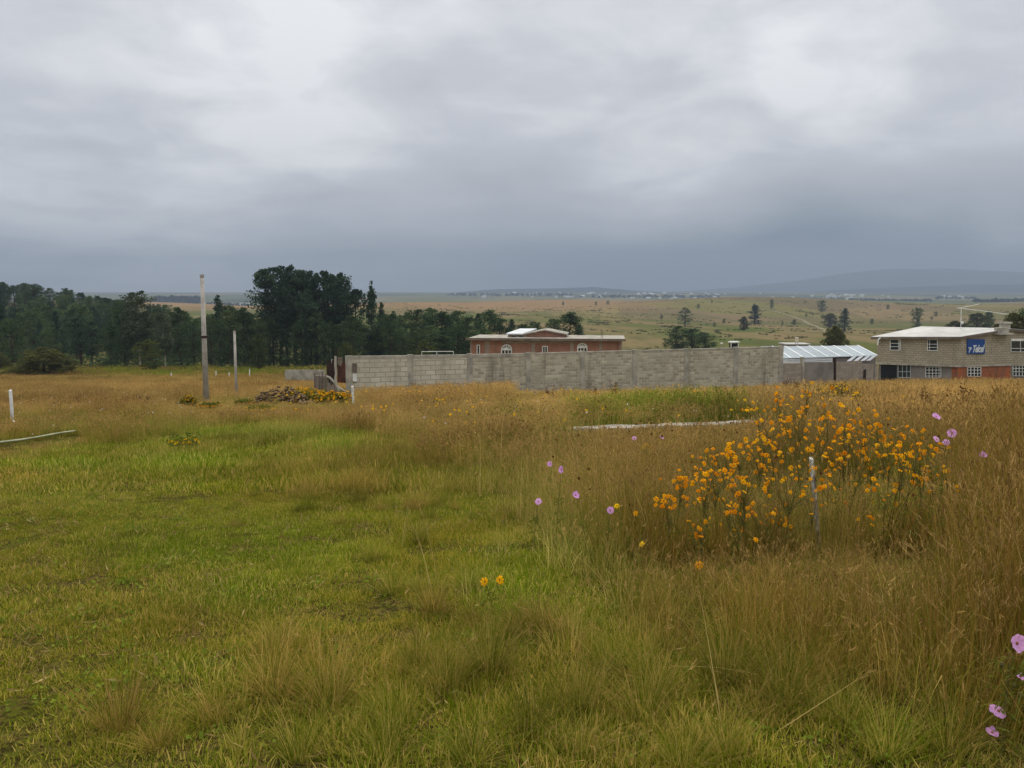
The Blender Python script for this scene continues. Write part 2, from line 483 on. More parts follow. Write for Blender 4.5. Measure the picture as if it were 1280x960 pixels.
# ------------------------------------------------------------------ grass kinds (kept out of the scene, scattered below)
def blades(n, rad, h0, h1, lean, bend, w, segs, rng, heads=0, headlen=0.1, headw=0.012, centre=0.5, z0=-0.01):
    V, Q, B = [], [], []
    for i in range(n):
        a = rng.uniform(0, 2 * math.pi)
        r = rad * rng.uniform(0, 1) ** centre
        bx, by = r * math.cos(a), r * math.sin(a)
        out = a + rng.normal(0, 0.7)
        L = rng.uniform(h0, h1)
        th = abs(rng.normal(lean, lean * 0.5)) * (0.35 + 0.65 * r / max(rad, 1e-6))
        bd = max(0.0, rng.normal(bend, bend * 0.5))
        pos = np.array([bx, by, z0])
        side = np.array([-math.sin(out + rng.normal(0, 0.8)), math.cos(out), 0.0])
        side /= np.linalg.norm(side)
        rnd = rng.uniform(); wv = rng.uniform(.55, 1.6); kink = rng.uniform(.9, 1.9) if rng.uniform() < .11 else 0.0; kt = rng.uniform(.35, .7)
        k0 = len(V)
        cur = pos.copy()
        for s in range(segs + 1):
            t = s / segs
            ww = w * wv * (1 - 0.85 * t) * 0.5
            V.append(cur - side * ww); V.append(cur + side * ww)
            B += [(t, rnd, 0, 1)] * 2
            ang = th + bd * t * t + (kink if t > kt else 0.0)
            d = np.array([math.sin(ang) * math.cos(out), math.sin(ang) * math.sin(out), math.cos(ang)])
            tip = cur
            cur = cur + d * L / segs
        for s in range(segs):
            q = k0 + 2 * s
            Q.append((q, q + 1, q + 3, q + 2))
        if i < heads:
            hl = headlen * rng.uniform(0.6, 1.2)
            for j in range(7):
                f = rng.uniform(0, 1)
                p0 = tip - d * hl * f
                aa = rng.uniform(0, 6.283)
                dd = d * 0.8 + np.array([math.cos(aa), math.sin(aa), 0.1]) * 0.5
                p1 = p0 + dd * hl * 0.35
                sd = np.array([-math.sin(aa), math.cos(aa), 0]) * headw * 0.5
                k = len(V)
                V += [p0 - sd * 0.4, p0 + sd * 0.4, p1 + sd, p1 - sd]
                B += [(1, rng.uniform(), 1, 1)] * 4
                Q.append((k, k + 1, k + 2, k + 3))
    return np.array(V), np.array(Q), np.array(B, float)

def merge(parts):
    V, Q, B, o = [], [], [], 0
    for v, q, b in parts:
        V.append(v); Q.append(q + o); B.append(b); o += len(v)
    return np.concatenate(V), np.concatenate(Q), np.concatenate(B)

def kind_collection(name, makers):
    c = bpy.data.collections.new(name)
    for i, mk in enumerate(makers):
        v, q, b = mk
        me = np_mesh(name, v, q, M['grass'], b)
        o = bpy.data.objects.new('%s_%02d' % (name, i), me)
        c.objects.link(o)
    return c

rg = np.random.default_rng(5)
KINDS = {
    'turf': kind_collection('turf_tuft', [blades(110, 0.17, 0.025, 0.075, 0.6, 0.8, 0.0062, 2, rg, centre=0.5) for _ in range(4)]),
    'turf_far': kind_collection('turf_far_tuft', [blades(90, 0.34, 0.05, 0.12, 0.45, 0.6, 0.014, 2, rg) for _ in range(3)]),
    'tussock': kind_collection('tussock_tuft', [merge([blades(210, 0.09, 0.26, 0.66, 0.62, 0.75, 0.0044, 4, rg, centre=0.6),
                                                       blades(60, 0.16, 0.15, 0.35, 0.9, 0.9, 0.004, 3, rg),
                                                       blades(14, 0.08, 0.5, 0.85, 0.7, 0.6, 0.0036, 4, rg, heads=4, headlen=0.09, headw=0.004)]) for _ in range(4)]),
    'mid': kind_collection('meadow_tuft', [merge([blades(70, 0.16, 0.14, 0.40, 0.5, 1.05, 0.0046, 4, rg),
                                                  blades(8, 0.15, 0.3, 0.5, 0.25, 0.4, 0.0026, 3, rg, heads=5, headlen=0.07, headw=0.004)]) for _ in range(4)]),
    'tall': kind_collection('tall_tuft', [merge([blades(34, 0.17, 0.6, 1.05, 0.17, 0.3, 0.0042, 4, rg, heads=20, headlen=0.13, headw=0.0052),
                                                 blades(44, 0.18, 0.25, 0.6, 0.28, 0.8, 0.0052, 3, rg)]) for _ in range(5)]),
    'tall_far': kind_collection('tall_far_tuft', [merge([blades(30, 0.36, 0.5, 0.95, 0.18, 0.3, 0.011, 3, rg, heads=26, headlen=0.16, headw=0.022),
                                                         blades(46, 0.38, 0.22, 0.5, 0.3, 0.6, 0.014, 2, rg)]) for _ in range(5)]),
    'vfar': kind_collection('field_tuft', [merge([blades(34, 0.7, 0.35, 0.75, 0.2, 0.3, 0.035, 2, rg, heads=18, headlen=0.15, headw=0.05)]) for _ in range(4)]),
    'straw': kind_collection('straw_stem', [blades(7, 0.22, 0.45, 1.0, 0.75, 0.9, 0.0056, 5, rg, heads=3, headlen=0.1, headw=0.005) for _ in range(5)]),
}

def scatter(name, kind, pts, rot, scl, tint, n_var):
    """ONE object of points; geometry nodes put a tuft on each"""
    n = len(pts)
    me = bpy.data.meshes.new(name)
    me.vertices.add(n); me.vertices.foreach_set('co', np.asarray(pts, np.float32).ravel())
    a = me.attributes.new('rot', 'FLOAT_VECTOR', 'POINT'); a.data.foreach_set('vector', np.asarray(rot, np.float32).ravel())
    a = me.attributes.new('scl', 'FLOAT_VECTOR', 'POINT'); a.data.foreach_set('vector', np.asarray(scl, np.float32).ravel())
    a = me.attributes.new('tint', 'FLOAT_COLOR', 'POINT'); a.data.foreach_set('color', np.asarray(tint, np.float32).ravel())
    a = me.attributes.new('idx', 'INT', 'POINT'); a.data.foreach_set('value', RNG.integers(0, n_var, n).astype(np.int32))
    o = link(name, me)
    ng = bpy.data.node_groups.new(name, 'GeometryNodeTree')
    ng.interface.new_socket('Geometry', in_out='INPUT', socket_type='NodeSocketGeometry')
    ng.interface.new_socket('Geometry', in_out='OUTPUT', socket_type='NodeSocketGeometry')
    t = NT(ng)
    gi, go = t.n('NodeGroupInput'), t.n('NodeGroupOutput')
    ip = t.n('GeometryNodeInstanceOnPoints'); ci = t.n('GeometryNodeCollectionInfo')
    ci.inputs['Collection'].default_value = KINDS[kind]
    ci.inputs['Separate Children'].default_value = True
    ci.inputs['Reset Children'].default_value = True
    ip.inputs['Pick Instance'].default_value = True
    def attr(nm, dt):
        q = t.n('GeometryNodeInputNamedAttribute', data_type=dt); q.inputs['Name'].default_value = nm
        return q.outputs['Attribute']
    t.l(gi.outputs[0], ip.inputs['Points']); t.l(ci.outputs[0], ip.inputs['Instance'])
    t.l(attr('idx', 'INT'), ip.inputs['Instance Index'])
    t.l(attr('rot', 'FLOAT_VECTOR'), ip.inputs['Rotation'])
    t.l(attr('scl', 'FLOAT_VECTOR'), ip.inputs['Scale'])
    t.l(ip.outputs[0], go.inputs[0])
    md = o.modifiers.new('scatter', 'NODES'); md.node_group = ng
    return tag(o, kind='stuff')

def wedge(y0, y1, dens, umax=0.80):
    area = 0.5 * (2 * umax) * (y1 ** 2 - y0 ** 2) + 2.4 * (y1 - y0)
    n = int(area * dens)
    y = np.sqrt(RNG.uniform(y0 ** 2, y1 ** 2, n))
    u = RNG.uniform(-1, 1, n)
    x = u * (umax * y + 1.2)
    return x, y

PATH0, PATH1 = ground_hit(704, 542.5), ground_hit(962, 533)
BEAM0, BEAM1 = ground_hit(-60, 570), ground_hit(95, 545)

# ---- what grows where: read off the lie of the lot (px, py are where the ground point falls in the photo)
def lot(x, y):
    z = zg(x, y)
    px, py = project(x, y, z)
    py = np.clip(py, 380, 1100)
    nz = fbm(x * 0.8, y * 0.8 + 3) - 0.5
    nz2 = fbm(x * 0.22 + 9, y * 0.22, 3) - 0.5
    Bp = np.interp(py, [500, 528, 545, 560, 600, 650, 700, 750, 800, 850, 900, 960, 1100], [230, 340, 450, 520, 570, 620, 670, 730, 830, 960, 1100, 1200, 1300])
    Ap = np.interp(py, [500, 520, 532, 545, 560, 578, 590], [430, 430, 330, 250, 110, 20, -300])
    tall = ss(-60, 80, px - Bp + nz * 170)
    tall = np.maximum(tall, ss(-40, 50, Ap - px + nz * 130))
    tall = np.where(py < 522, np.maximum(tall, ss(528, 516, py)), tall)
    # rough, tussocky ground between turf and tall grass
    rough = ss(-330, -60, px - Bp + nz2 * 220 + nz * 120) * (1 - tall)
    rough = np.maximum(rough, ss(800, 860, py) * ss(120, 420, px + nz2 * 200) * (1 - tall))
    lush = np.zeros_like(x)
    for (cx, cy, rx, ry, a) in ((820, 517, 165, 18, .95), (360, 548, 90, 10, .9), (90, 585, 70, 6, .8), (650, 745, 75, 60, .9), (760, 715, 70, 70, .5), (420, 566, 40, 6, 1),
                                (300, 745, 90, 30, .8), (230, 690, 120, 25, .6), (640, 530, 60, 12, .6), (230, 580, 60, 12, .7), (360, 690, 120, 40, .6), (1050, 500, 60, 14, .6), (240, 850, 70, 30, .5), (700, 560, 90, 22, .5)):
        lush = np.maximum(lush, (a if cy < 540 else .62 * a) * np.exp(-((px - cx) / rx) ** 2 - ((py - cy) / ry) ** 2))
    lush = lush * np.where(py < 540, np.clip(.62 + 1.9 * nz + .8 * nz2, .1, 1), 1.0)
    bare = np.maximum(ss(0.69, 0.74, fbm(x * 1.5 + 31, y * 2.6 + 7, 3)), ss(0.66, 0.71, fbm(x * 2.6 + 3, y * 6.0 + 17, 2))) * ss(575, 600, py)
    return z, px, py, tall, rough, lush, bare, nz, nz2

GAIN = {'turf': 1.26, 'turf_far': 1.24, 'mid': 1.1, 'straw': 1.0, 'tall_far': 1.12, 'vfar': 1.0, 'tall': .9, 'tussock': .92}
NOM = {'turf': .07, 'turf_far': .11, 'tussock': .5, 'mid': .42, 'tall': 1.02, 'tall_far': .92, 'vfar': .7, 'straw': .7}

def headroom(x, y):
    """how tall the sward stands: it is low in front of the path, the rubble and the daisies"""
    z = zg(x, y); px, py = project(x, y, z)
    def under(limit):
        return np.maximum(CAMZ + (np.cos(0) * ((480 - limit) / F * CP - SP) / (CP + (480 - limit) / F * SP)) * y - z, 0.03)
    h = np.full_like(x, 9.0)
    lim = np.interp(px, [600, 660, 740, 790, 830, 1190, 1225, 1280, 1400], [560, 585, 630, 655, 690, 680, 560, 492, 470])
    h = np.where(y < 5.9, np.minimum(h, under(lim)), h)
    h = np.where((y >= 5.9) & (y < 9), np.minimum(h, under(np.interp(px, [600, 700, 800, 850, 1000, 1170, 1215, 1280, 1400], [550, 545, 560, 590, 585, 600, 520, 488, 470]))), h)
    h = np.where((y >= 9) & (px > 640), np.minimum(h, np.maximum(under(np.interp(px, [640, 700, 900, 1050, 1280], [508, 490, 486, 478, 470])), .3)), h)
    h = np.where((px > 1170) & (y < 3.15), np.minimum(h, under(np.interp(px, [1170, 1210, 1400], [600, 935, 945]))), h)
    # path
    yp = PATH0.y + (x - PATH0.x) * (PATH1.y - PATH0.y) / (PATH1.x - PATH0.x)
    on = (x > PATH0.x - .1) & (x < PATH1.x + .3) & (y < yp + .1)
    h = np.where(on, np.minimum(h, 0.06 + 0.085 * np.maximum(yp - y, 0)), h)
    # rubble, marigolds, wall corner
    h = np.where((px > 215) & (px < 450) & (y < 36) & (y > 16), np.minimum(h, np.maximum(under(510 + 0 * px), .22)), h)
    h = np.where((px > 380) & (px < 445) & (y >= 36) & (y < 46), np.minimum(h, .25), h)
    h = np.where((px < 215) & (y > 16) & (y < 60), np.minimum(h, .5), h)
    h = np.where((px < 112) & (y > 8) & (y < np.interp(px, [-60, 95], [BEAM0.y, BEAM1.y]) + .15), np.minimum(h, np.maximum(under(np.interp(px, [-60, 95], [571, 546])), .03)), h)
    return h

def emit(name, kind, x, y, keep, scale, straw, red, nvar, hv=0.25, sink=0.0):
    scale = np.minimum(scale, headroom(x, y) * RNG.uniform(.72, 1.22, len(x)) / NOM[kind] / 1.1)
    keep = keep * ss(0.05, 0.16, scale)
    z = zg(x, y) - sink
    k = RNG.uniform(0, 1, len(x)) < keep
    x, y, z, scale, straw, red = x[k], y[k], z[k], scale[k], straw[k], red[k]
    n = len(x)
    rot = np.stack([RNG.normal(0, 0.06, n), RNG.normal(0, 0.06, n), RNG.uniform(0, 6.283, n)], -1)
    s = scale * RNG.uniform(1 - hv, 1 + hv, n)
    scl = np.stack([s ** 0.7, s ** 0.7, s * RNG.uniform(0.85, 1.15, n)], -1)
    tint = np.stack([straw, np.clip((RNG.normal(1.0, .16, n) + .6 * (fbm(x * .9 + 40, y * .9) - .5) + .7 * (fbm(x * .22 + 4, y * .22) - .5)) * GAIN.get(kind, 1.0), .45, 1.6), red, np.ones(n)], -1)
    print(name, n)
    return scatter(name, kind, np.stack([x, y, z], -1), rot, scl, tint, nvar)

def off_path(x, y):
    return ~((x > 1.2) & (x < 6.9) & (np.abs(y - (PATH0.y + (x - PATH0.x) * (PATH1.y - PATH0.y) / (PATH1.x - PATH0.x)) - 0.45) < 0.75))


def grow():
    # short turf
    x, y = wedge(2.0, 9.5, 125)
    z, px, py, tall, rough, lush, bare, nz, nz2 = lot(x, y)
    st = np.clip(0.22 + 0.5 * nz2 + 0.5 * nz - 0.5 * lush + 0.25 * tall, 0, 0.9)
    rd = np.clip(0.55 + nz2 - lush, 0, 1)
    emit('short_turf_grass', 'turf', x, y, (1 - 0.75 * tall) * (1 - 0.95 * bare), 0.62 + 0.9 * np.clip(nz, -.4, .5) + 0.4 * rough + 0.5 * lush, st, rd, 4)
    x, y = wedge(9.5, 34, 24)
    z, px, py, tall, rough, lush, bare, nz, nz2 = lot(x, y)
    st = np.clip(0.25 + 0.5 * nz2 + 0.5 * nz - 0.5 * lush + 0.25 * tall, 0, 0.9)
    rd = np.clip(0.55 + nz2 - lush, 0, 1)
    emit('short_turf_grass', 'turf_far', x, y, (1 - 0.8 * tall) * (1 - 0.85 * bare) * off_path(x, y), 0.8 + 0.6 * rough + 0.9 * lush, st, rd, 3)
    # knee-high rough grass
    x, y = wedge(2.2, 20, 26)
    z, px, py, tall, rough, lush, bare, nz, nz2 = lot(x, y)
    keep = np.clip(0.62 * rough * ss(-0.02, 0.16, nz) * (1 - .7 * ss(790, 850, py) * ss(760, 600, px)) + 0.8 * tall + 0.5 * lush * (1 - ss(560, 600, py) * (px < 500)), 0, 1)
    st = np.clip(0.42 + 0.45 * nz2 + 0.4 * nz - 0.55 * lush, 0, 1)
    emit('rough_meadow_grass', 'mid', x, y, keep * off_path(x, y), (0.75 + 0.35 * tall + 0.3 * lush + 0.6 * nz) * (1 - .42 * ss(800, 880, py) * ss(1200, 1000, px)), st, np.clip(0.6 + nz - lush, 0, 1), 4)
    # tall seeding grass
    x, y = wedge(2.6, 11, 30)
    z, px, py, tall, rough, lush, bare, nz, nz2 = lot(x, y)
    inn = ss(0, 260, px - np.interp(py, [560, 650, 750, 850, 960, 1100], [560, 640, 760, 980, 1220, 1300]))
    keep = ss(0.35, 0.95, tall) * (0.35 + 0.65 * inn) * (1 - 0.75 * lush)
    st = np.clip(0.46 + 0.6 * nz2 + 0.5 * nz - 0.4 * lush, 0, 1)
    emit('tall_seeding_grass', 'tall', x, y, keep, 0.55 + 0.5 * inn + 0.3 * nz, np.clip(st + .22 * inn, 0, 1), np.clip(0.7 + nz * 1.4 + .3 * ss(950, 1280, px), 0, 1), 5)
    x, y = wedge(11, 30, 13)
    z, px, py, tall, rough, lush, bare, nz, nz2 = lot(x, y)
    inn = ss(450, 1000, px)
    st = np.clip(0.52 + 0.7 * nz2 + 0.5 * nz - 1.3 * lush + 0.35 * ss(545, 500, py) * ss(300, 700, px), 0, 1)
    rd = np.clip(0.6 + nz * 1.1 - 0.55 * ss(570, 500, py) * ss(350, 600, px) - 0.5 * lush, 0, 1)
    emit('tall_seeding_grass', 'tall_far', x, y, ss(0.3, 0.9, tall) * off_path(x, y) * (.55 + .45 * inn), 0.42 + 0.3 * inn + 0.5 * nz + .12 * lush, st, rd, 5)
    x, y = wedge(30, 62, 6.5)
    z, px, py, tall, rough, lush, bare, nz, nz2 = lot(x, y)
    st = np.clip(0.66 + 1.0 * nz2 + 0.6 * nz - 1.0 * lush, 0, 1)
    rd = np.clip(0.22 + nz * 0.9 + nz2 + 0.2 * ss(500, 250, px), 0, 1)
    keep = ss(0.2, 0.8, tall) * np.where((y > 45.0) & (x > -9.6) & (y > 46 + (x + 9.6) * 0.306 - 0.6), 0.0, 1.0)
    emit('tall_seeding_grass', 'tall_far', x, y, keep, 0.58 + 0.34 * nz + .2 * ss(480, 620, px), st, rd, 5)
    # the field on the left and the strip in front of the wood
    x, y = wedge(55, 128, 2.6)
    z, px, py, tall, rough, lush, bare, nz, nz2 = lot(x, y)
    keep = np.where(px < 470, 1.0, 0.0) + np.where((px > 960) & (y < 72), 1.0, 0.0)
    bank = ss(92, 100, y)
    emit('tall_seeding_grass', 'vfar', x, y, keep, 0.5 + 0.35 * nz + 0.8 * bank * (0.5 + nz), np.clip(0.64 + 1.0 * nz2 + .6 * nz - 0.6 * bank, 0, 1), np.clip(0.3 + nz + nz2, 0, 1), 4)
    # single tussocks
    pts = []
    for (px, py, s) in ((205, 915, .9), (262, 905, .75), (330, 872, .8), (300, 935, .5), (405, 890, 1.05), (440, 885, .95), (470, 905, .7), (520, 850, .8), (565, 866, .75), (600, 850, .85), (655, 905, .8),
                        (600, 945, .8), (700, 880, .75), (720, 940, .7), (800, 905, .85), (860, 890, .9), (905, 850, .95), (960, 880, .9), (870, 960, .7), (1010, 900, .6), (1080, 905, .7), (540, 770, .7), (500, 742, .6),
                        (580, 740, .6), (640, 800, .7), (690, 800, .7), (350, 812, .55), (460, 700, .5), (520, 640, .55), (560, 620, .6), (470, 590, .5), (430, 655, .4), (380, 640, .35), (300, 660, .3),
                        (150, 955, .5), (380, 960, .6), (480, 965, .7), (770, 850, .8), (1120, 960, .7), (1180, 930, .8), (1240, 960, .9), (940, 950, .6)):
        g = ground_hit(px, py)
        for _ in range(1 if py > 880 else 2):
            pts.append((g.x + RNG.normal(0, 0.07), g.y + RNG.normal(0, 0.07), s * RNG.uniform(0.8, 1.1), g.y))
    x, y = wedge(3.2, 18, 1.5)
    z, px, py, tall, rough, lush, bare, nz, nz2 = lot(x, y)
    k = RNG.uniform(0, 1, len(x)) < np.clip(rough * 0.8 * (1 - .8 * ss(760, 840, py) * ss(760, 640, px)) + 0.35 * tall, 0, 1)
    for xx, yy in zip(x[k], y[k]): pts.append((xx, yy, RNG.uniform(0.4, 0.8), yy))
    a = np.array(pts)
    n5 = fbm(a[:, 0] * 1.3, a[:, 1] * 1.3)
    emit('bunch_grass', 'tussock', a[:, 0], a[:, 1], np.ones(len(a)), a[:, 2] * .74, np.clip(-.05 + 0.95 * n5, 0, 1), np.clip(0.35 + 0.6 * n5, 0, 1), 4, 0.1)
    # dead stems bent across the tall grass
    x, y = wedge(2.8, 12, 5.0)
    z, px, py, tall, rough, lush, bare, nz, nz2 = lot(x, y)
    emit('dead_straw', 'straw', x, y, np.clip(0.9 * tall + 0.12 * rough, 0, 1), 0.8 + 0.35 * tall + 0 * x, 0.95 + 0 * x, 0.1 + 0 * x, 5, 0.3)
grow()

# ------------------------------------------------------------------ path
def path():
    a, b = PATH0, PATH1
    d = Vector((b.x - a.x, b.y - a.y, 0)); nrm = Vector((-d.y, d.x, 0)).normalized() * 0.95
    mb = MB(); n = 24
    for i in range(n):
        p, q = a + (b - a) * (i / n), a + (b - a) * ((i + 1) / n)
        pts = []
        for w in (p, q, q + nrm, p + nrm):
            pts.append(Vector((w.x, w.y, gz(w.x, w.y) + 0.10)))
        mb.hexa([w - Vector((0, 0, 0.3)) for w in pts], pts)
    tag(mb.build('path', M['slab'], None), kind='structure')
path()

def track():
    pts = []
    for px, py in ((948, 386.5), (965, 388.5), (985, 394), (1005, 401), (1020, 408), (1034, 416), (1046, 424)):
        d = ray(px, py); y = 200.0
        while y < 1200 and CAMZ + d.z * y > gz(d.x * y, y): y += 2.0
        pts.append((d.x * y, y))
    fine = []
    for (a, b) in zip(pts[:-1], pts[1:]):
        for i in range(12): fine.append((a[0] + (b[0] - a[0]) * i / 12, a[1] + (b[1] - a[1]) * i / 12))
    V = []
    for i, (x, y) in enumerate(fine):
        j = min(i + 1, len(fine) - 1); k = max(i - 1, 0)
        t = Vector((fine[j][0] - fine[k][0], fine[j][1] - fine[k][1])).normalized()
        for s in (-1.6, 1.6):
            xx, yy = x - t.y * s, y + t.x * s
            V.append((xx, yy, gz(xx, yy) + .25))
    Q = [(2 * i, 2 * i + 1, 2 * i + 3, 2 * i + 2) for i in range(len(fine) - 1)]
    tag(link('path', np_mesh('path', V, Q, plain('track_earth', lin(114, 104, 68), lin(98, 92, 58), .05))), kind='structure')
track()

# ------------------------------------------------------------------ poles and stakes
def lathe_pole(name, px0, py0, px1, py1, Y, r0, r1, mat, label, cat, group=None, buried=0.5, n=8, cap=None):
    b, t = P(px0, py0, Y), P(px1, py1, Y)
    g = gz(b.x, Y)
    # continue the pole down into the ground
    d = (t - b).normalized()
    base = b + d * ((g - buried - b.z) / d.z)
    o = empty(name, (base.x, base.y, g), label, cat, group)
    mb = MB(); mb.tube([base, t], [r0, r1], n)
    mb.build('shaft', mat, o, smooth=n > 6)
    return o, base, t
po, pb, pt = lathe_pole('utility_pole', 258, 503, 252.5, 346.5, 36.0, 0.145, 0.08, M['pole'], 'tall bare concrete utility pole standing in the brown field on the left', 'pole', n=12)
m_ = MB(); q = P(255, 421, 36.0); m_.tube([q - Vector((0, 0, .05)), q + Vector((0, 0, .05))], 0.145, 12); m_.build('band', M['rustdark'], po)
m_ = MB(); m_.tube([pt, pt + Vector((0, 0, .12))], 0.095, 12); m_.build('cap', M['concrete'], po)
po, pb, pt = lathe_pole('utility_pole', 296, 503, 293, 415, 40.0, 0.085, 0.06, M['pole'], 'shorter thin pale pole just right of the tall concrete one', 'pole', n=10)
m_ = MB(); m_.tube([pt, pt + Vector((0, 0, .06))], 0.07, 10); m_.build('cap', M['concrete'], po)

def stake(px0, py0, px1, py1, Y, w, mat, label, group=None, name='wooden_stake'):
    b, t = P(px0, py0, Y), P(px1, py1, Y)
    g = gz(b.x, Y)
    d = (t - b).normalized()
    base = b + d * ((g - 0.25 - b.z) / d.z)
    mb = MB()
    s = w / 2
    mb.hexa([base + Vector(c) for c in ((-s, -s, 0), (s, -s, 0), (s, s, 0), (-s, s, 0))],
            [t + Vector(c) for c in ((-s, -s, 0), (s, -s, 0), (s * .9, s, .015), (-s * .9, s, .015))])
    o = mb.build(name, mat, None)
    return tag(o, label, 'stake', group)
stake(16, 530, 13, 488, 21.0, 0.062, M['white'], 'white painted stake at the left edge of the field')
stake(441.5, 500, 440.5, 483, 34.0, 0.09, M['white'], 'short white stake in front of the left end of the grey block wall')
for i, (px, py, h) in enumerate(((258, 467, 6), (270, 468, 6), (286.5, 470, 7), (312, 466, 7), (214, 471, 8))):
    stake(px, py + 3, px, py - h / 2 - 1, 92.0, 0.09, M['white'], 'tiny white stake far off along the edge of the brown field', 'white stakes along the far field edge')
# stake with peeling paint amid the orange flowers
stake(1024, 690, 1014, 574, 6.35, 0.032, M['peel'], 'crooked stake with peeling white paint among the orange flowers')

# the pale beam lying in the grass on the left
def beam():
    a, b = BEAM0 + Vector((0, 0, .15)), BEAM1 + Vector((0, 0, .15))
    mb = MB()
    pts = [a + (b - a) * (i / 8) + Vector((0, 0, 0.012 * math.sin(i * 1.1) - .04)) for i in range(9)]
    mb.tube(pts, [.026 - .008 * i / 8 for i in range(9)], 8)
    tag(mb.build('fallen_pole', M['pipe'], None, smooth=True), 'long pale pole lying slanted in the brown grass at left', 'pole')
beam()

# ------------------------------------------------------------------ block wall
def hit(px, py, A, B):
    """where the sight line meets the vertical plane through A and B"""
    d = ray(px, py)
    n = Vector((-(B.y - A.y), B.x - A.x, 0))
    Y = (A.x * n.x + A.y * n.y) / (d.x * n.x + d.y * n.y)
    return Vector((d.x * Y, Y, CAMZ + d.z * Y))

M['blockA'] = brickmat('grey_block', lin(198, 191, 172), lin(178, 171, 152), lin(140, 133, 117), 0.62, 0.30, 0.022, 0.75, 0.7)
M['blockB'] = brickmat('rough_block', lin(196, 188, 166), lin(138, 131, 114), lin(188, 181, 162), 0.40, 0.20, 0.026, 0.85, 1.0)
M['blockC'] = brickmat('brown_block', lin(158, 147, 132), lin(132, 121, 108), lin(134, 124, 112), 0.42, 0.21, 0.015, 0.4, 0.5)
M['blockH'] = brickmat('house_block', lin(172, 162, 140), lin(152, 142, 122), lin(112, 103, 88), 0.42, 0.22, 0.024, 0.6, 0.6)
M['brick'] = brickmat('red_brick', lin(158, 106, 84), lin(128, 92, 76), lin(150, 126, 106), 0.26, 0.075, 0.012, 0.75, 0.3)
M['brickgrey'] = plain('column_render', lin(146, 132, 116), lin(122, 110, 98), 1.5, 0.9)

W0 = Vector((P(436, 445, 46).x, 46.0, 0)); W1 = Vector((P(975, 433, 54.8).x, 54.8, 0))

def wall():
    d = (W1 - W0).normalized(); n = Vector((d.y, -d.x, 0))      # n faces the camera
    root = empty('block_wall', (W0.x, W0.y, gz(W0.x, W0.y)), 'long grey concrete block wall across the middle with pale columns and cap', 'wall')
    cols = [436, 513, 587, 660, 727.5, 793, 857, 919, 975]
    ztop = lambda p: CAMZ + ray(640, float(np.interp((p - W0).dot(d) / (W1 - W0).length, [0, .2, .4, .6, .8, 1], [445, 443.5, 441, 438, 435.5, 433]))).z * p.y
    ends = []
    for c in cols:
        p = hit(c, 460, W0, W1); p.z = 0; ends.append(p)
    for i in range(8):
        a, b = ends[i], ends[i + 1]
        za, zb = ztop(a) - 0.20, ztop(b) - 0.20
        if i >= 3: za += 0.12; zb += 0.12
        ga, gb = gz(a.x, a.y) - 0.6, gz(b.x, b.y) - 0.6
        t = n * 0.07
        mb = MB()
        def at(p, z): return Vector((p.x, p.y, z))
        a2, b2 = a + d * 0.14, b - d * 0.14
        mb.hexa([at(a2, ga) + t, at(b2, gb) + t, at(b2, gb) - t, at(a2, ga) - t], [at(a2, za) + t, at(b2, zb) + t, at(b2, zb) - t, at(a2, za) - t])
        me = mb.mesh('wall_panel', M['blockA'] if i < 2 else M['blockB'])
        uv_by_box(me, d, Vector((0, 0, i * 0.037)))
        link('wall_panel', me, root, True)
    for i, p in enumerate(ends):
        z = ztop(p) + (0.05 if i else 0.02)
        g = gz(p.x, p.y) - 0.6
        w = 0.17 if i else 0.2
        mb = MB(); t = n * 0.10; s = d * w
        mb.hexa([Vector((q.x, q.y, g)) for q in (p - s + t, p + s + t, p + s - t, p - s - t)], [Vector((q.x, q.y, z)) for q in (p - s + t, p + s + t, p + s - t, p - s - t)])
        mb.build('column', M['concrete'], root)
    for i in range(8):
        a, b = ends[i] + d * 0.18, ends[i + 1] - d * 0.18
        za, zb = ztop(ends[i]), ztop(ends[i + 1])
        h = 0.20 if i < 3 else 0.08
        t = n * 0.085
        mb = MB()
        lo = [a + t, b + t, b - t, a - t]; zz = [za, zb, zb, za]
        mb.hexa([Vector((q.x, q.y, z - h + 0.003)) for q, z in zip(lo, zz)], [Vector((q.x, q.y, z)) for q, z in zip(lo, zz)])
        mb.build('cap_beam', M['concrete'], root)
    # rebar left standing on the end column
    e = ends[0]
    for k in (-1, 1):
        mb = MB(); b = Vector((e.x + k * 0.1, e.y, ztop(e) - 0.1)); mb.tube([b, b + Vector((0.02 * k, 0, 0.75))], 0.014, 5)
        mb.build('rebar', M['rustdark'], root)
    # meter box by the end column
    c = hit(444, 458, W0, W1) + n * 0.12
    box = empty('meter_box', (c.x, c.y, c.z - 0.5), 'brown and white meter box on the left end of the block wall', 'meter box')
    ang = math.atan2(d.y, d.x)
    cc = hit(443.2, 459.5, W0, W1) + n * 0.13
    MB().box(cc, (0.26, 0.1, 0.52), ang).build('cabinet', M['dull_brown'], box)
    cc = hit(443.2, 471.5, W0, W1) + n * 0.13
    MB().box(cc, (0.24, 0.12, 0.46), ang).build('lid', M['white'], box)
wall()

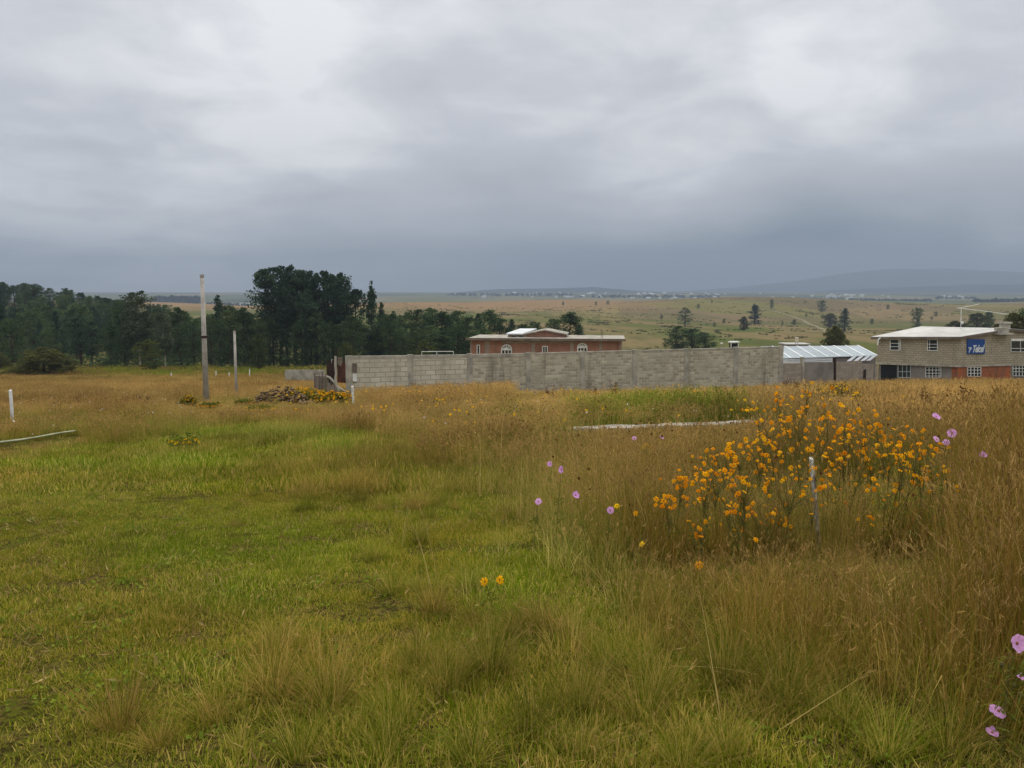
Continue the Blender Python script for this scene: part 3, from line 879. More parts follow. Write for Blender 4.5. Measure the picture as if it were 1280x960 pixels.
# ------------------------------------------------------------------ the broken corner left of the wall
def corner():
    Y = 46.2
    A, B = Vector((-20, Y, 0)), Vector((0, Y - 0.6, 0))
    def slab(mb, pts, th):
        f = [hit(px, py, A, B) for px, py in pts]
        k = len(mb.v); m = len(f)
        mb.v += [tuple(p) for p in f] + [tuple(p + Vector((0, th, 0))) for p in f]
        mb.f.append(tuple(range(k, k + m))); mb.m.append(0)
        mb.f.append(tuple(range(k + 2 * m - 1, k + m - 1, -1))); mb.m.append(0)
        for i in range(m):
            j = (i + 1) % m
            mb.f.append((k + i, k + m + i, k + m + j, k + j)); mb.m.append(0)
    o = empty('rusty_sheet', hit(415, 490, A, B), 'dark rusty metal sheet left of the curved concrete post', 'metal sheet')
    mb = MB(); slab(mb, [(408.5, 474), (408.5, 452), (413, 449), (418.5, 451), (418.5, 478), (414, 482)], 0.05); mb.build('panel', M['rustdark'], o)
    mb = MB(); slab(mb, [(414, 455), (414, 449.5), (415.2, 449.5), (415.2, 455)], 0.06); mb.build('tie', M['white'], o)
    o = empty('rusty_sheet', hit(427, 490, A, B), 'reddish brown metal sheet between curved post and wall end', 'metal sheet')
    mb = MB(); slab(mb, [(421.6, 478), (421.6, 456), (426, 458), (429, 452), (433.5, 455), (433.5, 479)], 0.05); mb.build('panel', M['rust'], o)
    mb = MB(); slab(mb, [(421.8, 455.5), (421.8, 446.5), (428, 446.5), (428, 453), (426, 457.5)], 0.06); mb.build('upper_strip', M['dull_brown'], o)
    # curved post with rebar
    o = empty('broken_post', hit(420, 490, A, B), 'thin curved concrete post with bare rebar among rusty sheets', 'post')
    pts = [hit(px, py, A, B) - Vector((0, .12, 0)) for px, py in ((424.5, 488), (421, 481), (419.8, 473), (420.8, 467), (419.8, 458), (420, 445))]
    MB().tube(pts, [0.09, 0.085, 0.075, 0.075, 0.075, 0.07], 6).build('shaft', M['concrete'], o)
    for px in (419.3, 421.4):
        p = hit(px, 446, A, B) - Vector((0, .12, 0))
        MB().tube([p, p + Vector((0.01, 0, 0.55))], 0.014, 5).build('rebar', M['rustdark'], o)
    # low stub of wall with posts and a sloping, broken end
    o = empty('broken_wall', hit(405, 492, A, B), 'low broken brownish wall stub sloping down to the right', 'wall')
    mb = MB(); slab(mb, [(394, 500), (394, 469.5), (407.5, 469.5), (407.5, 500)], 0.16); me = mb.mesh('panel', M['blockC']); uv_by_box(me, (1, 0, 0)); link('panel', me, o, True)
    mb = MB(); slab(mb, [(408.4, 500), (408.4, 471.5), (413, 473), (419, 479), (424, 485), (432.5, 489), (432.5, 500)], 0.16); me = mb.mesh('sloping_end', M['blockC']); uv_by_box(me, (1, 0, 0)); link('sloping_end', me, o, True)
    mb = MB()
    pl = [hit(px, py, A, B) - Vector((0, .1, 0)) for px, py in ((408, 470), (413, 472), (419, 478.5), (424, 484.5), (433, 489.5))]
    mb.tube(pl, 0.07, 5); mb.build('coping', M['concrete'], o)
    for px, t in ((394, 466), (400, 469), (403.6, 464.5), (408, 468)):
        p = hit(px, 498, A, B) - Vector((0, .12, 0)); q = hit(px, t, A, B) - Vector((0, .12, 0))
        MB().tube([p, q], 0.045, 5).build('post', M['dull_brown'], o)
    # pale low wall behind
    A2, B2 = P(350, 470, 74), P(420, 470, 71)
    o = empty('low_wall', hit(380, 476, A2, B2), 'low pale concrete wall behind the rubble heap', 'wall')
    n = 5
    for i in range(n):
        x0, x1 = 356 + i * 10.2, 356 + (i + 1) * 10.2 - 0.35
        f = [hit(x0, 480, A2, B2), hit(x1, 480, A2, B2), hit(x1, 462.4, A2, B2), hit(x0, 462.4, A2, B2)]
        b_ = [p + Vector((0, .15, 0)) for p in f]
        MB().hexa([f[0], f[1], b_[1], b_[0]], [f[3], f[2], b_[2], b_[3]]).build('panel', M['slab'], o)
corner()

def rubble():
    base = P(350, 505, 33.5)
    rr = random.Random(4)
    metas = []
    for k in range(7):
        bm = bmesh.new(); bmesh.ops.create_icosphere(bm, subdivisions=2, radius=0.5)
        for v in bm.verts:
            n = v.co.normalized()
            s = 0.8 + 0.35 * math.sin(n.x * 3.1 + k) * math.cos(n.y * 2.7 + k * 1.7) + rr.uniform(-.06, .06)
            v.co = n * 0.5 * s
            v.co.x *= 1.25; v.co.z *= 0.62
            for ax in range(3):
                v.co[ax] = max(-0.42, min(0.42, v.co[ax]))
        me = bpy.data.meshes.new('rubble_stone'); bm.to_mesh(me); bm.free()
        me.materials.append(M['stone']); metas.append(me)
    for i in range(150):
        u = rr.uniform(-1, 1); w = rr.uniform(-1, 1)
        hmax = 0.85 * (1 - abs(u) ** 1.7) * (1 - abs(w) ** 2)
        x = P(348, 480, 33.5).x + u * 1.25; y = 33.8 + w * 0.8
        z = gz(x, y) + 0.02 + rr.uniform(0.25, 1) * hmax + 0.1
        o = bpy.data.objects.new('rubble_stone', rr.choice(metas)); COL.objects.link(o)
        s = rr.uniform(0.10, 0.26)
        o.location = (x, y, z); o.scale = (s, s, s); o.rotation_euler = (rr.uniform(-.5, .5), rr.uniform(-.5, .5), rr.uniform(0, 6.3))
        tag(o, 'brown grey stone in the rubble heap left of the block wall', 'stone', 'stones of the rubble heap')
rubble()

# ------------------------------------------------------------------ right: lower wall, shed, house
def quad_on(mb, A, B, x0, y0, x1, y1, out=0.03, back=-0.03, mi=0):
    """a flat block on the vertical plane A-B covering a pixel box; out = how far it stands proud"""
    d = Vector((B.x - A.x, B.y - A.y, 0)).normalized(); n = Vector((d.y, -d.x, 0))
    c = [hit(x0, y1, A, B), hit(x1, y1, A, B), hit(x1, y0, A, B), hit(x0, y0, A, B)]
    f = [p + n * out for p in c]; b = [p + n * back for p in c]
    mb.hexa([f[0], f[1], b[1], b[0]], [f[3], f[2], b[2], b[3]], mi)

def vprism(mb, poly, z0, z1, mi=0):
    """poly: plan points in turn (any length); z0, z1 numbers or lists"""
    n = len(poly)
    k = len(mb.v)
    z0 = z0 if isinstance(z0, (list, tuple)) else [z0] * n
    z1 = z1 if isinstance(z1, (list, tuple)) else [z1] * n
    mb.v += [(p.x, p.y, z) for p, z in zip(poly, z0)] + [(p.x, p.y, z) for p, z in zip(poly, z1)]
    mb.f.append(tuple(range(k + n - 1, k - 1, -1))); mb.m.append(mi)
    mb.f.append(tuple(range(k + n, k + 2 * n))); mb.m.append(mi)
    for i in range(n):
        j = (i + 1) % n
        mb.f.append((k + i, k + j, k + n + j, k + n + i)); mb.m.append(mi)

def yard_walls():
    A, B = W1 + Vector((0.2, 0.05, 0)), P(1042, 460, 58); B.z = 0
    o = empty('yard_wall', hit(1000, 480, A, B), 'plain grey wall right of the long block wall below the sheet roof', 'wall')
    d = (B - A).normalized(); n = Vector((d.y, -d.x, 0))
    for (x0, x1, y0) in ((977, 1001.3, 454), (1004.2, 1041, 452.5)):
        mb = MB(); quad_on(mb, A, B, x0, y0, x1, 492, 0.07, -0.07)
        me = mb.mesh('panel', M['grey_paint'] if x0 > 990 else M['blockC'])
        uv_by_box(me, d); link('panel', me, o, True)
    for (x0, x1, y0) in ((1001.6, 1003.9, 446), (1042.2, 1043.8, 447)):
        mb = MB(); quad_on(mb, A, B, x0, y0, x1, 492, 0.1, -0.1); mb.build('column', M['concrete'] if x0 < 1030 else M['rustdark'], o)
    # wire strands over it
    for k, yy in enumerate((448.6, 451.0)):
        p, q = hit(985, yy, A, B), hit(1042, yy - 1.0, A, B)
        MB().tube([p, (p + q) / 2 - Vector((0, 0, .05)), q], 0.014, 4).build('wire', M['rustdark'], o)
    A2, B2 = P(1044, 460, 58.3), P(1098, 460, 64)
    o2 = empty('yard_wall', hit(1070, 480, A2, B2), 'brown block wall between the dark post and the two-storey house', 'wall')
    d = Vector((B2.x - A2.x, B2.y - A2.y, 0)).normalized()
    for (x0, x1, y0) in ((1044.4, 1064, 452.5), (1064.3, 1077, 451), (1077.3, 1096, 455)):
        mb = MB(); quad_on(mb, A2, B2, x0, y0, x1, 494, 0.07, -0.07)
        me = mb.mesh('panel', M['blockC']); uv_by_box(me, d); link('panel', me, o2, True)
    MB().box(hit(1079, 470, A2, B2) - Vector((0, .15, 0)), (0.28, .06, 1.1)).build('dark_door', M['rustdark'], o2)
yard_walls()

def shed():
    a, b = P(951, 433.2, 68), P(1073, 432.0, 68.5)           # upper edge
    c, e = P(1097, 444.4, 63.0), P(974, 448.2, 62)           # lower edge
    o = empty('sheet_roof_shed', Vector((e.x, e.y, gz(e.x, e.y))), 'long low shed with pale corrugated sheet roof beside the two-storey house', 'shed')
    n = 8
    def at(u, v):
        top = a + (b - a) * u; low = e + (c - e) * u
        return low + (top - low) * v
    # corrugated sheets: translucent grey with white laps
    for i in range(n):
        mb = MB(); st = 14
        for s in range(st):
            pts = []
            for q in (s, s + 1):
                u = (i + q / st * 0.88) / n
                z = 0.035 * (1 if q % 2 else -1)
                pts.append((u, z))
            lo = [at(pts[0][0], 0) + Vector((0, 0, pts[0][1])), at(pts[1][0], 0) + Vector((0, 0, pts[1][1]))]
            hi = [at(pts[0][0], 1) + Vector((0, 0, pts[0][1])), at(pts[1][0], 1) + Vector((0, 0, pts[1][1]))]
            mb.face([lo[0], lo[1], hi[1], hi[0]])
        mb.build('roof_sheet', M['sheetgrey'], o)
        mb = MB()
        u0, u1 = (i + 0.88) / n, (i + 1.0) / n
        k = Vector((0, 0, 0.05)); k2 = Vector((0, 0, -0.02))
        mb.hexa([at(u0, 0) + k2, at(u1, 0) + k2, at(u1, 1) + k2, at(u0, 1) + k2], [at(u0, 0) + k, at(u1, 0) + k, at(u1, 1) + k, at(u0, 1) + k])
        mb.build('roof_lap', M['sheetwhite'], o)
    # walls under the roof
    dz = Vector((0, 0, 0.12))
    pl = [at(0.01, 0.03), at(0.99, 0.03), at(0.99, 0.97), at(0.01, 0.97)]
    g = min(gz(p.x, p.y) for p in pl) - 0.4
    mb = MB(); vprism(mb, pl, g, [p.z - 0.12 for p in pl]); mb.build('wall', M['grey_paint'], o)
    f = MB(); f0, f1 = at(0, 0) - Vector((0, 0.1, .06)), at(0.56, 0) - Vector((0, .1, .06))
    f.hexa([f0 - Vector((0, 0, .42)), f1 - Vector((0, 0, .42)), f1 + Vector((0, .06, -.42)), f0 + Vector((0, .06, -.42))], [f0, f1, f1 + Vector((0, .06, 0)), f0 + Vector((0, .06, 0))])
    f.build('fascia', M['sheetwhite'], o)
    # loose white slats hanging from the eave at the right end
    for u in (.74, .81, .88, .94):
        p = at(u, 0) + Vector((0, -.06, -.04)); q = p + Vector((-.55, -.2, -.36)); w_ = Vector((.34, 0, .03)); th = Vector((0, .01, .03))
        MB().hexa([q, q + w_, p + w_, p], [q + th, q + w_ + th, p + w_ + th, p + th]).build('loose_slat', M['sheetwhite'], o)
shed()

def house():
    L, C, Rr = P(1095, 452.5, 77), P(1199, 456.5, 72.5), P(1345, 452.5, 77.0)
    for p in (L, C, Rr): p.z = 0
    Bk = L + Rr - C
    root = empty('two_storey_house', Vector((C.x, C.y, gz(C.x, C.y))), 'two-storey grey block house with white sheet roof and orange painted ground floor', 'house')
    def zat(py, p): return CAMZ + ray(640, py).z * p.y
    # storeys
    zl, zc_, zr = zat(453.2, L), zat(456.8, C), zat(453, Rr)
    tl, tc, tr = zat(422.3, L), zat(422.0, C), zat(421.5, Rr)
    apex = hit(1260, 412.0, C, Rr)
    front = MB()
    # upper storey, the gable side carries its point
    Lb, Cb, Rb, Bb = L, C, Rr, Bk
    A2 = Vector((apex.x, apex.y, 0))
    A3 = A2 + (L - C)
    k = front
    bot = [Lb, Cb, A2, Rb, Bb, A3]
    zb = [zl, zc_, (zc_ + zr) / 2, zr, zr, zl]
    zt = [tl, tc, apex.z - 0.08, tr, tr, apex.z - 0.08]
    n = 6; kk = 0
    front.v += [(p.x, p.y, z) for p, z in zip(bot, zb)] + [(p.x, p.y, z) for p, z in zip(bot, zt)]
    front.f += [(5, 4, 3, 2, 1, 0)]; front.m += [0]
    front.f += [(6, 7, 8, 11), (8, 9, 10, 11)]; front.m += [0, 0]
    for i in range(6):
        j = (i + 1) % 6
        front.f.append((i, j, 6 + j, 6 + i)); front.m.append(0)
    me = front.mesh('upper_wall', M['blockH'])
    uv_by_box(me, (C - L).normalized()); link('upper_wall', me, root, True)
    # floor slab edge
    mb = MB(); e = 0.06
    cen = (L + C + Rr + Bk) / 4
    def grow_(p, s): return cen + (p - cen) * s
    vprism(mb, [grow_(p, 1.012) for p in (L, C, Rr, Bk)], [z - 0.16 for z in (zl, zc_, zr, zr)], [z - 0.004 for z in (zl, zc_, zr, zr)])
    mb.build('floor_slab', M['concrete'], root)
    # ground floor stands back a little
    G = [grow_(p, 0.972) for p in (L, C, Rr, Bk)]
    gb = min(gz(p.x, p.y) for p in G) - 0.8
    mb = MB(); vprism(mb, G, gb, [z - 0.165 for z in (zl, zc_, zr, zr)])
    mb.build('lower_wall', M['grey_paint'], root)
    GL, GC, GR = G[0], G[1], G[2]
    mb = MB(); quad_on(mb, GC, GR, 1196.8, 457.6, 1263, 490, 0.012, -0.02); mb.build('orange_front', M['orange'], root)
    mb = MB(); quad_on(mb, GL, GC, 1189.5, 457.8, 1195.5, 490, 0.012, -0.02); mb.build('orange_front', M['orange'], root)
    mb = MB(); quad_on(mb, GL, GC, 1101, 456, 1121, 490, 0.012, -0.02); mb.build('painted_porch_shade', M['dark'], root)  # flat dark panel: the shade of the porch recess is painted on the wall
    # roof: two thin slabs with a fascia
    up = Vector((0, 0, 0.13))
    dL = (L - C).normalized(); dR = (Rr - C).normalized()
    eC = Vector((C.x, C.y, tc)) - dR * 0.45 - dL * 0.25 + Vector((0, 0, -.02)); eL = Vector((L.x, L.y, tl)) - dR * 0.45 + dL * 0.25 + Vector((0, 0, -.02))
    aC = Vector((apex.x, apex.y, apex.z)) - dL * 0.25; aL = aC + (L - C) + dL * 0.5
    mb = MB(); mb.hexa([eL, eC, aC, aL], [eL + up, eC + up, aC + up, aL + up]); mb.build('roof', M['sheet'], root)
    eR = Vector((Rr.x, Rr.y, tr)) + dR * 0.4 - dL * 0.25; eB = eR + (L - C) + dL * .5
    g = dR * 0.01
    mb = MB(); mb.hexa([aC + g, eR, eB, aL + g], [aC + up + g, eR + up, eB + up, aL + up + g]); mb.build('roof', M['sheet'], root)
    fz = Vector((0, 0, -.13))
    n2 = Vector((-dL.y, dL.x, 0)); 
    for (p, q) in ((eL, eC), (eC, aC), (aC, eR)):
        dd = Vector(((q - p).x, (q - p).y, 0)).normalized(); nn = Vector((dd.y, -dd.x, 0)) * 0.03
        mb = MB(); mb.hexa([p + fz, q + fz, q + fz + nn, p + fz + nn], [p + up * .72, q + up * .72, q + up * .72 + nn, p + up * .72 + nn]); mb.build('fascia', M['dull_brown'], root)
    # white bent gutter pipe on the left corner
    g0 = Vector((L.x, L.y, tl)) + Vector((0.1, -.5, 0.05))
    MB().tube([g0 + Vector((.5, 0, .05)), g0, g0 + Vector((-.25, -.05, -.2)), g0 + Vector((-.3, -.05, -.75))], 0.07, 6).build('gutter_pipe', M['white'], root)
    # concrete stub over the gable
    q0 = hit(1251, 417, C, Rr)
    MB().box(q0 + Vector((0, -.3, 0)), (1.75, 0.9, 0.16), math.atan2(dR.y, dR.x)).build('canopy_slab', M['concrete'], root)
    MB().box(hit(1251, 413.2, C, Rr) + Vector((0, -.1, 0)), (1.3, 0.5, 0.62), math.atan2(dR.y, dR.x)).build('tank_base', M['concrete'], root)
    # windows
    def window(A, B, x0, y0, x1, y1, bars_x, bars_y, frame=M['white'], name='window', out=0.0, fw=0.9):
        w = MB(); quad_on(w, A, B, x0 + .3, y0 + .3, x1 - .3, y1 - .3, 0.035 + out, -0.05)
        wo = w.build(name, M['glass'], root)
        fr = MB()
        quad_on(fr, A, B, x0, y0, x0 + fw, y1, 0.07 + out, -0.04); quad_on(fr, A, B, x1 - fw, y0, x1, y1, 0.07 + out, -0.04)
        quad_on(fr, A, B, x0 + fw, y0, x1 - fw, y0 + fw, 0.068 + out, -0.04); quad_on(fr, A, B, x0 + fw, y1 - fw, x1 - fw, y1, 0.068 + out, -0.04)
        for b in bars_x: quad_on(fr, A, B, b - .3, y0 + fw, b + .3, y1 - fw, 0.062 + out, -0.03)
        for b in bars_y: quad_on(fr, A, B, x0 + fw, b - .3, x1 - fw, b + .3, 0.060 + out, -0.03)
        me = fr.mesh('frame', frame); link('frame', me, wo, False)
        return wo
    window(L, C, 1112.5, 424, 1126, 438, (1123.3, 1124.6), (429.2, 433.2))
    window(L, C, 1159, 424, 1172.3, 438.5, (1162.2,), (430.2, 434.2))
    window(C, Rr, 1262.8, 424, 1288, 440, (1275,), (435.5,), fw=0.6)
    mb = MB(); quad_on(mb, C, Rr, 1263, 423.4, 1278.5, 426.2, 0.11, -0.02); mb.build('white_board', M['white'], root)
    window(GL, GC, 1122.6, 456, 1138.5, 472, (1128.2, 1133.6), (464.5,), frame=M['sheetgrey'], out=0.02, fw=.6)
    window(GL, GC, 1157, 458.4, 1176.5, 472.5, (1161.5, 1165.8, 1170.2, 1174), (462.5, 466.5, 470), out=0.02, fw=.55)
    window(GC, GR, 1208.4, 458.8, 1225.4, 470.5, (1212.6, 1216.9, 1221.2), (462.5, 466.5), out=0.03, fw=.55)
    window(GC, GR, 1265, 456.6, 1284, 470, (1269, 1273, 1277, 1281), (460.5, 464.5), out=0.03, fw=.55)
    # blue sign
    sg = empty('blue_sign', hit(1219, 442, C, Rr), 'square blue sign with white lettering on the upper wall of the block house', 'sign')
    mb = MB(); quad_on(mb, C, Rr, 1208.3, 424, 1230, 442.3, 0.1, 0.004); mb.build('board', M['blue'], sg)
    tcu = bpy.data.curves.new('lettering', 'FONT'); tcu.body = 'Telcel'; tcu.size = 0.62; tcu.shear = 0.3; tcu.extrude = 0.008; tcu.offset = 0.018; tcu.space_character = 0.92
    to = bpy.data.objects.new('lettering', tcu); COL.objects.link(to)
    dg = bpy.context.evaluated_depsgraph_get(); dg.update()
    me = bpy.data.meshes.new_from_object(to.evaluated_get(dg)); bpy.data.objects.remove(to)
    me.materials.clear(); me.materials.append(M['sheetwhite'])
    lo = link('lettering', me, sg)
    nn = Vector((dR.y, -dR.x, 0))
    w = max(v.co.x for v in me.vertices)
    p0 = hit(1213.6, 440.2, C, Rr) + nn * 0.115
    p1 = hit(1229.0, 440.2, C, Rr) + nn * 0.115
    s = (p1 - p0).length / w
    lo.matrix_parent_inverse = Matrix.Identity(4)
    lo.rotation_euler = (R(90), 0, math.atan2(dR.y, dR.x)); lo.location = p0 - sg.location; lo.scale = (s, s * 1.5, s)
    mb = MB()
    a = hit(1209.2, 434, C, Rr) + nn * 0.115; ux = (p1 - p0).normalized(); uz = Vector((0, 0, 1))
    sw = [(0.0, .0), (.34, .0), (.42, -.10), (.22, -.30), (.16, -.5), (.08, -.5), (.12, -.28), (.22, -.1), (.02, -.1)]
    pts = [a + ux * q[0] + uz * q[1] for q in sw]
    k = len(mb.v); mm = len(pts)
    mb.v += [tuple(p + nn * .01) for p in pts] + [tuple(p) for p in pts]
    mb.f.append(tuple(range(k, k + mm))); mb.m.append(0)
    for i in range(mm):
        j = (i + 1) % mm
        mb.f.append((k + i, k + mm + i, k + mm + j, k + j)); mb.m.append(0)
    mb.build('emblem', M['sheetwhite'], sg)
    # aerial on the roof
    b = P(1201, 411, 76); t = P(1201.5, 386, 76)
    an = empty('roof_aerial', b, 'thin white mast with small dish and long slanting arms on the house roof', 'aerial')
    MB().tube([b - Vector((0, 0, .1)), t], 0.035, 6).build('mast', M['white'], an)
    MB().tube([P(1196, 384.8, 76), P(1228, 388.5, 76), P(1260, 393, 75.5)], 0.03, 5).build('arm', M['white'], an)
    MB().tube([P(1198, 385.5, 76.02), P(1224, 380, 76.4)], 0.024, 5).build('arm', M['white'], an)
    bm = bmesh.new(); bmesh.ops.create_uvsphere(bm, u_segments=14, v_segments=8, radius=0.15)
    for v in bm.verts: v.co.y = v.co.y * 0.35
    me = bpy.data.meshes.new('dish'); bm.to_mesh(me); bm.free(); me.materials.append(M['white'])
    d_ = link('dish', me, an); d_.location = P(1202.8, 403.6, 75.85) - an.location
    # rooftop tray and post at the far right
    tr_ = empty('roof_tank', P(1256, 409, 77), 'low flat concrete tank on the roof beside the dark tree', 'tank')
    MB().box(P(1256, 403.5, 77), (1.0, .8, .18)).build('lid', M['concrete'], tr_)
    MB().box(P(1256, 407.5, 77), (0.75, .6, .42)).build('body', M['concrete'], tr_)
house()

def yard_things():
    # water tank and flat roof behind the shed
    o = empty('flat_roof_hut', P(995, 437, 84), 'small hut with pale flat roof just behind the sheet roof shed', 'hut')
    c = P(993, 431, 84)
    MB().box((c.x, c.y, c.z - 1.4), (2.4, 2, 2.9)).build('wall', M['grey_paint'], o)
    MB().box((c.x, c.y, c.z + .12), (2.8, 2.3, .12)).build('roof', M['sheet'], o)
    t = empty('water_tank', P(996, 431, 83.6), 'small cream water tank on a short stand behind the shed', 'tank')
    c = P(996, 425, 83.6)
    MB().tube([c + Vector((0, 0, -.18)), c + Vector((0, 0, .22)), c + Vector((0, 0, .3))], [0.19, 0.19, 0.11], 12).build('body', M['cream'], t)
    for s in (-1, 1): MB().tube([c + Vector((.13 * s, 0, -.18)), c + Vector((.13 * s, 0, -.6))], 0.025, 5).build('leg', M['rustdark'], t)
    h = empty('small_hut', P(917, 437, 78), 'small white flat-roofed hut peeping over the block wall', 'hut')
    c = P(917, 431, 78)
    MB().box((c.x, c.y, c.z - 1.2), (0.72, .7, 2.8)).build('wall', M['dark'], h)
    MB().box((c.x, c.y, c.z + .28), (0.95, .9, .14)).build('roof', M['white'], h)
    for s in (-1, 1): MB().box((c.x + .36 * s, c.y - .36, c.z - 1.2), (0.07, .07, 2.79)).build('corner_post', M['white'], h)
    h = empty('vent_post', P(902, 437, 78), 'short pale vent post left of the small white hut', 'post')
    c = P(902, 431, 78)
    MB().tube([c - Vector((0, 0, 1.5)), c + Vector((0, 0, .1))], 0.07, 6).build('shaft', M['concrete'], h)
    MB().box(c + Vector((0, 0, .15)), (.22, .22, .12)).build('hood', M['white'], h)
    # white pipe rail above the wall at its left
    h = empty('pipe_rail', P(545, 446, 56), 'white pipe rail showing above the left part of the block wall', 'rail')
    MB().tube([P(527, 439.6, 56), P(567, 439.2, 56)], 0.022, 6).build('rail', M['white'], h)
    for px in (527.3, 546, 566.7):
        MB().tube([P(px, 439.5, 56.01), P(px, 452, 56.01)], 0.02, 6).build('post', M['white'], h)
yard_things()

# ------------------------------------------------------------------ red brick house behind the wall
def brick_house():
    A, B = P(588, 435, 82), P(777, 435, 80); A.z = B.z = 0
    d = (B - A).normalized(); n = Vector((d.y, -d.x, 0)); back = -n * 8.0
    root = empty('brick_house', Vector((A.x, A.y, gz(A.x, A.y))), 'red brick house with arched white windows behind the block wall', 'house')
    zt = hit(680, 425.8, A, B).z
    g = min(gz(A.x, A.y), gz(B.x, B.y)) - 0.8
    mb = MB(); vprism(mb, [A, B, B + back, A + back], g, zt); me = mb.mesh('wall', M['brick']); uv_by_box(me, d); link('wall', me, root, True)
    # grey columns
    for (x0, x1) in ((587.8, 589.6), (606, 611.5), (664, 669), (712.5, 717), (749, 752.8), (774.5, 777.3)):
        mb = MB(); quad_on(mb, A, B, x0, 426.0, x1, 460, 0.05, -0.02); mb.build('column', M['brickgrey'], root)
    mb = MB(); quad_on(mb, A, B, 628, 426.2, 720, 429.0, 0.03, -0.02); mb.build('lintel_band', M['brickgrey'], root)
    # flat roof slab with a pale edge
    mb = MB(); o_ = n * 0.5
    pl = [A + o_ - d * .35, B + o_ + d * .35, B + back + d * .35, A + back - d * .35]
    vprism(mb, pl, zt + 0.004, zt + 0.2); mb.build('roof', M['slab'], root)
    mb = MB(); vprism(mb, [A + n * .56 - d * .4, B + n * .56 + d * .4, B + n * .505 + d * .4, A + n * .505 - d * .4], zt + .02, zt + 0.27); mb.build('roof_edge', M['dull_brown'], root)
    # raised hall with a low gable
    A2, B2 = A + back * .35, B + back * .35
    q0, q1 = hit(635, 420, A2, B2), hit(706, 420, A2, B2)
    ze = hit(640, 418.2, A2, B2).z; za = hit(681, 413.5, A2, B2).z
    a, b = Vector((q0.x, q0.y, 0)), Vector((q1.x, q1.y, 0))
    m0 = hit(658, 420, A2, B2); m0.z = 0
    mid = hit(681, 420, A2, B2); mid.z = 0
    bk = back * .5
    mb = MB(); vprism(mb, [m0, mid, b, b + bk, mid + bk, m0 + bk], zt + .21, [ze, za, ze, ze, za, ze]); me = mb.mesh('gable_wall', M['brick']); uv_by_box(me, d); link('gable_wall', me, root, True)
    mb = MB(); vprism(mb, [a, m0 - d * .01, m0 + bk - d * .01, a + bk], zt + .21, ze); mb.build('side_wall', M['brickgrey'], root)
    # roof slopes
    def V3(p, z): return Vector((p.x, p.y, z))
    f = n * 0.25
    th = Vector((0, 0, .12))
    e0, e1, e2 = V3(m0 + f - d * .2, ze), V3(mid + f, za + .02), V3(b + f + d * .25, ze - .02)
    k = bk - f * 1.5
    mb = MB(); mb.hexa([e0, e1, e1 + k, e0 + k], [e0 + th, e1 + th, e1 + k + th, e0 + k + th]); mb.build('gable_roof', M['slab'], root)
    mb = MB(); g_ = d * .012; mb.hexa([e1 + g_, e2, e2 + k, e1 + k + g_], [e1 + th + g_, e2 + th, e2 + k + th, e1 + k + th + g_]); mb.build('gable_roof', M['slab'], root)
    # pale roof lying left of the gable, tilted toward us
    r0, r1 = V3(a + f - d * .2, ze + 0.02), V3(m0 + f - d * .35, ze + 0.02)
    r2, r3 = P(671, 411.9, r1.y + 4.0), P(650, 411.9, r0.y + 4.0)
    mb = MB(); mb.hexa([r0, r1, r2, r3], [r0 + th, r1 + th, r2 + th, r3 + th]); mb.build('pale_roof', M['sheetwhite'], root)
    for px in (640, 649): 
        mb = MB(); quad_on(mb, A2, B2, px, 420, px + 5, 423, 0.03, -0.02); mb.build('slot_window', M['glass'], root)
    # arched windows
    def arched(cx, w, ytop, ysp, ybot):
        pts = [(cx - w / 2, ybot), (cx + w / 2, ybot)] + [(cx + w / 2 * math.cos(t), ysp - (ysp - ytop) * math.sin(t)) for t in np.linspace(0, math.pi, 11)]
        gl = MB(); f0 = [hit(x, y, A, B) + n * .04 for x, y in pts]
        m = len(f0); gl.v += [tuple(p) for p in f0] + [tuple(p - n * .08) for p in f0]
        gl.f.append(tuple(range(m))); gl.m.append(0)
        for i in range(m): gl.f.append((i, m + i, m + (i + 1) % m, (i + 1) % m)); gl.m.append(0)
        wo = gl.build('arched_window', M['glass'], root)
        fr = MB()
        pp = [hit(x, y, A, B) + n * .06 for x, y in pts]
        fr.tube(pp + [pp[0]], 0.07, 5)
        c0 = hit(cx, ysp, A, B) + n * .06
        for t in (0.15, .32, .5, .68, .85):
            a_ = math.pi * t
            fr.tube([c0, hit(cx + w / 2 * math.cos(a_), ysp - (ysp - ytop) * math.sin(a_), A, B) + n * .06], 0.05, 4)
        fr.tube([hit(cx - w / 2, ysp, A, B) + n * .06, hit(cx + w / 2, ysp, A, B) + n * .06], 0.07, 4)
        for k2 in (-.17, .17):
            fr.tube([hit(cx + w * k2, ysp, A, B) + n * .06, hit(cx + w * k2, ybot, A, B) + n * .06], 0.045, 4)
        me = fr.mesh('frame', M['white']); link('frame', me, wo, False)
    arched(633.3, 12.5, 431, 437.2, 447)
    arched(728, 11.5, 429.2, 434.3, 445)
    def rect(x0, y0, x1, y1, bars):
        w = MB(); quad_on(w, A, B, x0, y0, x1, y1, .04, -.04); wo = w.build('window', M['glass'], root)
        fr = MB()
        for (p, q, r, s) in ((x0 - .5, y0, x0 + .4, y1), (x1 - .4, y0, x1 + .5, y1)): quad_on(fr, A, B, p, q, r, s, .07, -.03)
        quad_on(fr, A, B, x0 - .5, y0 - .6, x1 + .5, y0 + .3, .072, -.03)
        for b_ in bars: quad_on(fr, A, B, b_ - .35, y0 + .3, b_ + .35, y1, .066, -.03)
        me = fr.mesh('frame', M['white']); link('frame', me, wo, False)
    rect(678.5, 433.0, 684.2, 446, (681.3,))
    rect(596.5, 431.5, 599.5, 446, ())
    for px in (751, 753): 
        mb = MB(); p = hit(px, 424.5, A, B) - n * 2; mb.tube([p, p + Vector((0, 0, .8))], .02, 4); mb.build('rebar', M['rustdark'], root)
brick_house()

